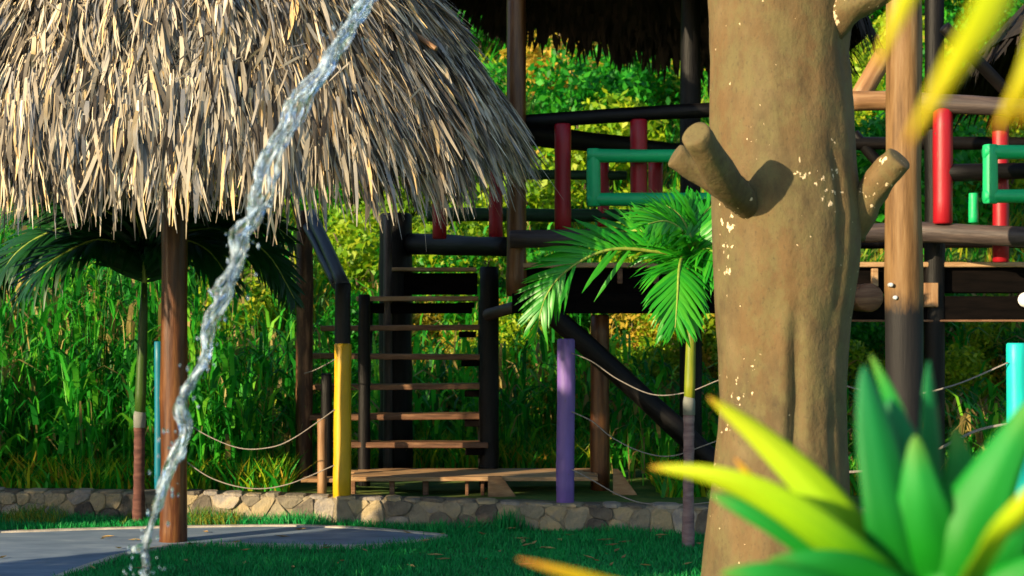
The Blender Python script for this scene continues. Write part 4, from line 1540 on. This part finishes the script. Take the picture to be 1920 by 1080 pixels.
# ------------------------------------------------------------------ foreground strap-leaved plants
def strap(parent, pts, width, m, roll=0.0, label=None):
    """long channelled leaf from base to tip; pts are world points, base first"""
    p = smooth3(pts, 8)
    fr = frames(p)
    n = len(p)
    o0 = p[0].copy()
    v, f, uv = [], [], []
    C = 7
    for i, q in enumerate(p):
        t = i / (n - 1)
        tan = fr[i][2]
        view = Vector((0, -1, 0.1))
        s = tan.cross(view)
        s = s.normalized() if s.length > .05 else fr[i][0]
        nn = s.cross(tan).normalized()
        ca, sa = math.cos(roll), math.sin(roll)
        s, nn = s * ca + nn * sa, nn * ca - s * sa
        w = width * .5 * min(1, .55 + t * 1.4) * (max(0, 1 - t ** 2.3)) ** .88 + .0006
        for c in range(C):
            u = c / (C - 1) * 2 - 1
            dep = abs(u) * w * .34
            wob = .03 * w * math.sin(t * 17 + u * 2)
            v.append(q + s * (u * w) + nn * (-dep + wob) - o0)
            uv.append((c / (C - 1), t))
    for i in range(n - 1):
        for c in range(C - 1):
            f.append((i * C + c, i * C + c + 1, (i + 1) * C + c + 1, (i + 1) * C + c))
    me = mesh('leaf', v, f, m)
    ul = me.uv_layers.new(name='UVMap')
    for lp in me.loops:
        ul.data[lp.index].uv = uv[lp.vertex_index]
    o = link('leaf', me, parent, Matrix.Translation(o0))
    sol = o.modifiers.new('thick', 'SOLIDIFY'); sol.thickness = .0007
    if label:
        o['label'] = label
    return o

def build_plants():
    Y = 2.5
    base = W(1750, 1230, Y)
    root = thing('strap_leaf_plant', 'blurred green strap-leaved plant with lime and bluish leaves at lower right', 'plant', (base.x, base.y, 0))
    st = [Vector((base.x + .05, base.y + .02, -.03)), Vector((base.x + .03, base.y, .4)), Vector((base.x, base.y, .85)), base]
    tube('stem', smooth3(st, 6), [.034] * 19, m_stem, root, n=12, rough=.15)
    def L(pts, w, m, roll=0, lab=None):
        P = [W(x, y, Y + d) for x, y, d in pts]
        return strap(root, [base] + P, w / F * Y, m, roll, lab)
    L([(1690, 1130, -.03), (1590, 1040, -.08), (1460, 945, -.10), (1340, 895, -.10), (1218, 876, -.08)], 82, m_strap_lime, .35)
    L([(1700, 1150, -.02), (1600, 1065, -.06), (1480, 985, -.07), (1400, 950, -.07), (1330, 925, -.06)], 90, m_strap_green, -.3)
    L([(1700, 1140, 0), (1630, 1040, .0), (1540, 925, .02), (1430, 820, .03), (1328, 744, .03)], 104, m_strap_lime, -.15)
    L([(1560, 1080, .1), (1470, 975, .14), (1420, 910, .15), (1377, 858, .16)], 40, m_strap_orange, 0)
    L([(1600, 1240, -.10), (1380, 1175, -.25), (1150, 1100, -.32), (970, 1048, -.34)], 46, m_strap_orange, .2)
    L([(1745, 1060, .02), (1715, 920, .04), (1680, 780, .06), (1632, 665, .07)], 66, m_strap_green, .5)
    L([(1715, 1100, -.03), (1680, 960, -.05), (1645, 800, -.04), (1620, 685, -.03)], 135, m_strap_blue, -.2)
    L([(1730, 1090, 0), (1712, 980, -.02), (1695, 860, 0), (1668, 745, .02)], 170, m_strap_blue, .1)
    L([(1765, 1100, .06), (1755, 960, .1), (1748, 800, .12), (1742, 676, .12)], 84, m_strap_blue, -.4)
    L([(1760, 1110, -.03), (1745, 1020, -.05), (1730, 930, -.06), (1716, 815, -.05)], 160, m_strap_green, .1)
    L([(1775, 1120, -.04), (1810, 1010, -.06), (1865, 890, -.06), (1955, 730, -.05)], 175, m_strap_green, .25)
    L([(1800, 1150, -.20), (1850, 1060, -.5), (1890, 990, -.65), (1960, 890, -.7)], 70, m_strap_lime, .1)
    L([(1780, 1120, .1), (1800, 1000, .12), (1835, 900, .14), (1850, 840, .15)], 120, m_strap_green, -.2)
    L([(1810, 1160, -.06), (1880, 1110, -.1), (1980, 1060, -.12), (2080, 1040, -.12)], 110, m_strap_green, .2)
    L([(1660, 1180, -.1), (1560, 1120, -.14), (1450, 1080, -.16), (1350, 1075, -.16)], 90, m_strap_green, -.1)
    L([(1740, 1130, .12), (1700, 1060, .2), (1650, 1000, .26), (1600, 985, .3)], 80, m_strap_green, 0)
    L([(1745, 1120, .04), (1780, 1000, .08), (1800, 900, .1), (1790, 800, .12)], 130, m_strap_green, .3)
    L([(1720, 1120, .03), (1690, 1020, .05), (1650, 930, .06), (1640, 850, .06)], 110, m_strap_blue, .2)
    L([(1700, 1150, -.05), (1620, 1090, -.08), (1540, 1060, -.10), (1440, 1050, -.11)], 100, m_strap_green, .2)
    L([(1780, 1150, -.05), (1850, 1080, -.06), (1900, 1000, -.06), (1940, 930, -.05)], 150, m_strap_green, 0)
    L([(1790, 1120, .1), (1830, 1030, .2), (1870, 960, .25), (1890, 930, .3)], 80, m_strap_green, 0)
    # second plant, its head above the frame at the right
    Y2 = 1.5
    bs = W(2010, -330, Y2)
    r2 = thing('strap_leaf_plant', 'strongly blurred yellow strap leaves hanging into the upper right corner', 'plant', (1.02, 1.55, 0))
    st = [Vector((1.02, 1.55, -.03)), Vector((.98, 1.55, .6)), Vector((.82, 1.52, 1.3)), Vector((.62, 1.5, 1.95)), bs]
    sp = smooth3(st, 6)
    tube('stem', sp, [.03] * len(sp), m_stem, r2, n=12, rough=.15)
    def L2(pts, w, m=m_strap_yel, roll=0):
        strap(r2, [bs] + [W(x, y, Y2 + d) for x, y, d in pts], w / F * Y2, m, roll)
    L2([(1960, -340, -.02), (1850, -260, 0), (1750, -100, 0), (1690, 20, 0), (1640, 130, 0)], 62)
    L2([(1975, -300, -.05), (1920, -150, -.15), (1860, 10, -.2), (1790, 120, -.22), (1700, 270, -.22)], 78)
    L2([(2010, -290, -.05), (2010, -150, -.1), (1970, 20, -.1), (1925, 140, -.1), (1866, 250, -.08)], 66)
    L2([(2030, -280, -.05), (2050, -100, -.1), (2010, 60, -.12), (1965, 150, -.12), (1905, 232, -.1)], 56)
    L2([(2060, -330, .02), (2150, -250, .05), (2200, -100, .06), (2210, 60, .05)], 70)
    L2([(2010, -400, .05), (1990, -480, .1), (1930, -560, .12), (1860, -600, .1)], 70, m_strap_green)
    L2([(2040, -400, 0), (2080, -500, 0), (2160, -570, 0), (2260, -560, 0)], 70, m_strap_green)
m_strap_orange = strap_mat('orange_tipped_leaf', [(0, (.05, .25, .01)), (.5, (.40, .45, .01)), (.85, (.62, .45, .01)), (1, (.60, .22, .05))])
build_plants()

# ------------------------------------------------------------------ garden trees beside the viewpoint: they throw the shade on lawn and hut
def shade_tree(x, y, h, r, label):
    t = thing('garden_tree', label, 'tree', (x, y, 0), 'leafy trees left of the lawn')
    p = [Vector((x, y, -.05)), Vector((x + R(-.1, .1), y, h * .3)), Vector((x + R(-.15, .15), y + R(-.1, .1), h * .75))]
    tube('trunk', smooth3(p, 5), list(np.linspace(.10, .04, 11)), m_twig, t, n=10)
    n = 5200
    z = RNG.uniform(.25, h, n)
    prof = r * np.clip(1.15 - ((z - h * .5) / (h * .62)) ** 2, .15, 1)
    a = RNG.uniform(0, 6.28, n)
    rr = prof * RNG.uniform(.1, 1, n) ** .5
    P = np.stack([np.cos(a) * rr, np.sin(a) * rr, z], 1)
    u = RNG.normal(size=(n, 3)); u /= np.linalg.norm(u, axis=1)[:, None]
    w = np.cross(u, RNG.normal(size=(n, 3))); w /= np.linalg.norm(w, axis=1)[:, None]
    s = RNG.uniform(.10, .2, n)[:, None]
    V = np.stack([P - u * s * .5, P + w * s * .25, P - w * s * .25, P + u * s * .5], 1)
    link('crown', np_mesh('crown', V, 4, [m_leafA]), t, Matrix.Translation((x, y, 0)))
ORD = ['nearest the hut', 'second from the hut', 'third from the hut', 'nearest the viewpoint', 'beyond the path, nearest end', 'beyond the path, second along', 'beyond the path, third along', 'beyond the path, farthest end']
for i, (wv, h, r) in enumerate(((-13.85, 3.7, .62), (-12.8, 3.6, .66), (-11.7, 3.6, .66), (-10.9, 3.2, .6), (-17.8, 2.7, .7), (-19.4, 3.0, .7), (-21.4, 3.2, .8), (-23.4, 3.2, .8))):
    c = R(-.3, .3)
    shade_tree((.87 * wv + c) / 1.757, (.87 * c - wv) / 1.757, h, r, 'dense leafy garden tree out of view left of the lawn, ' + ORD[i])
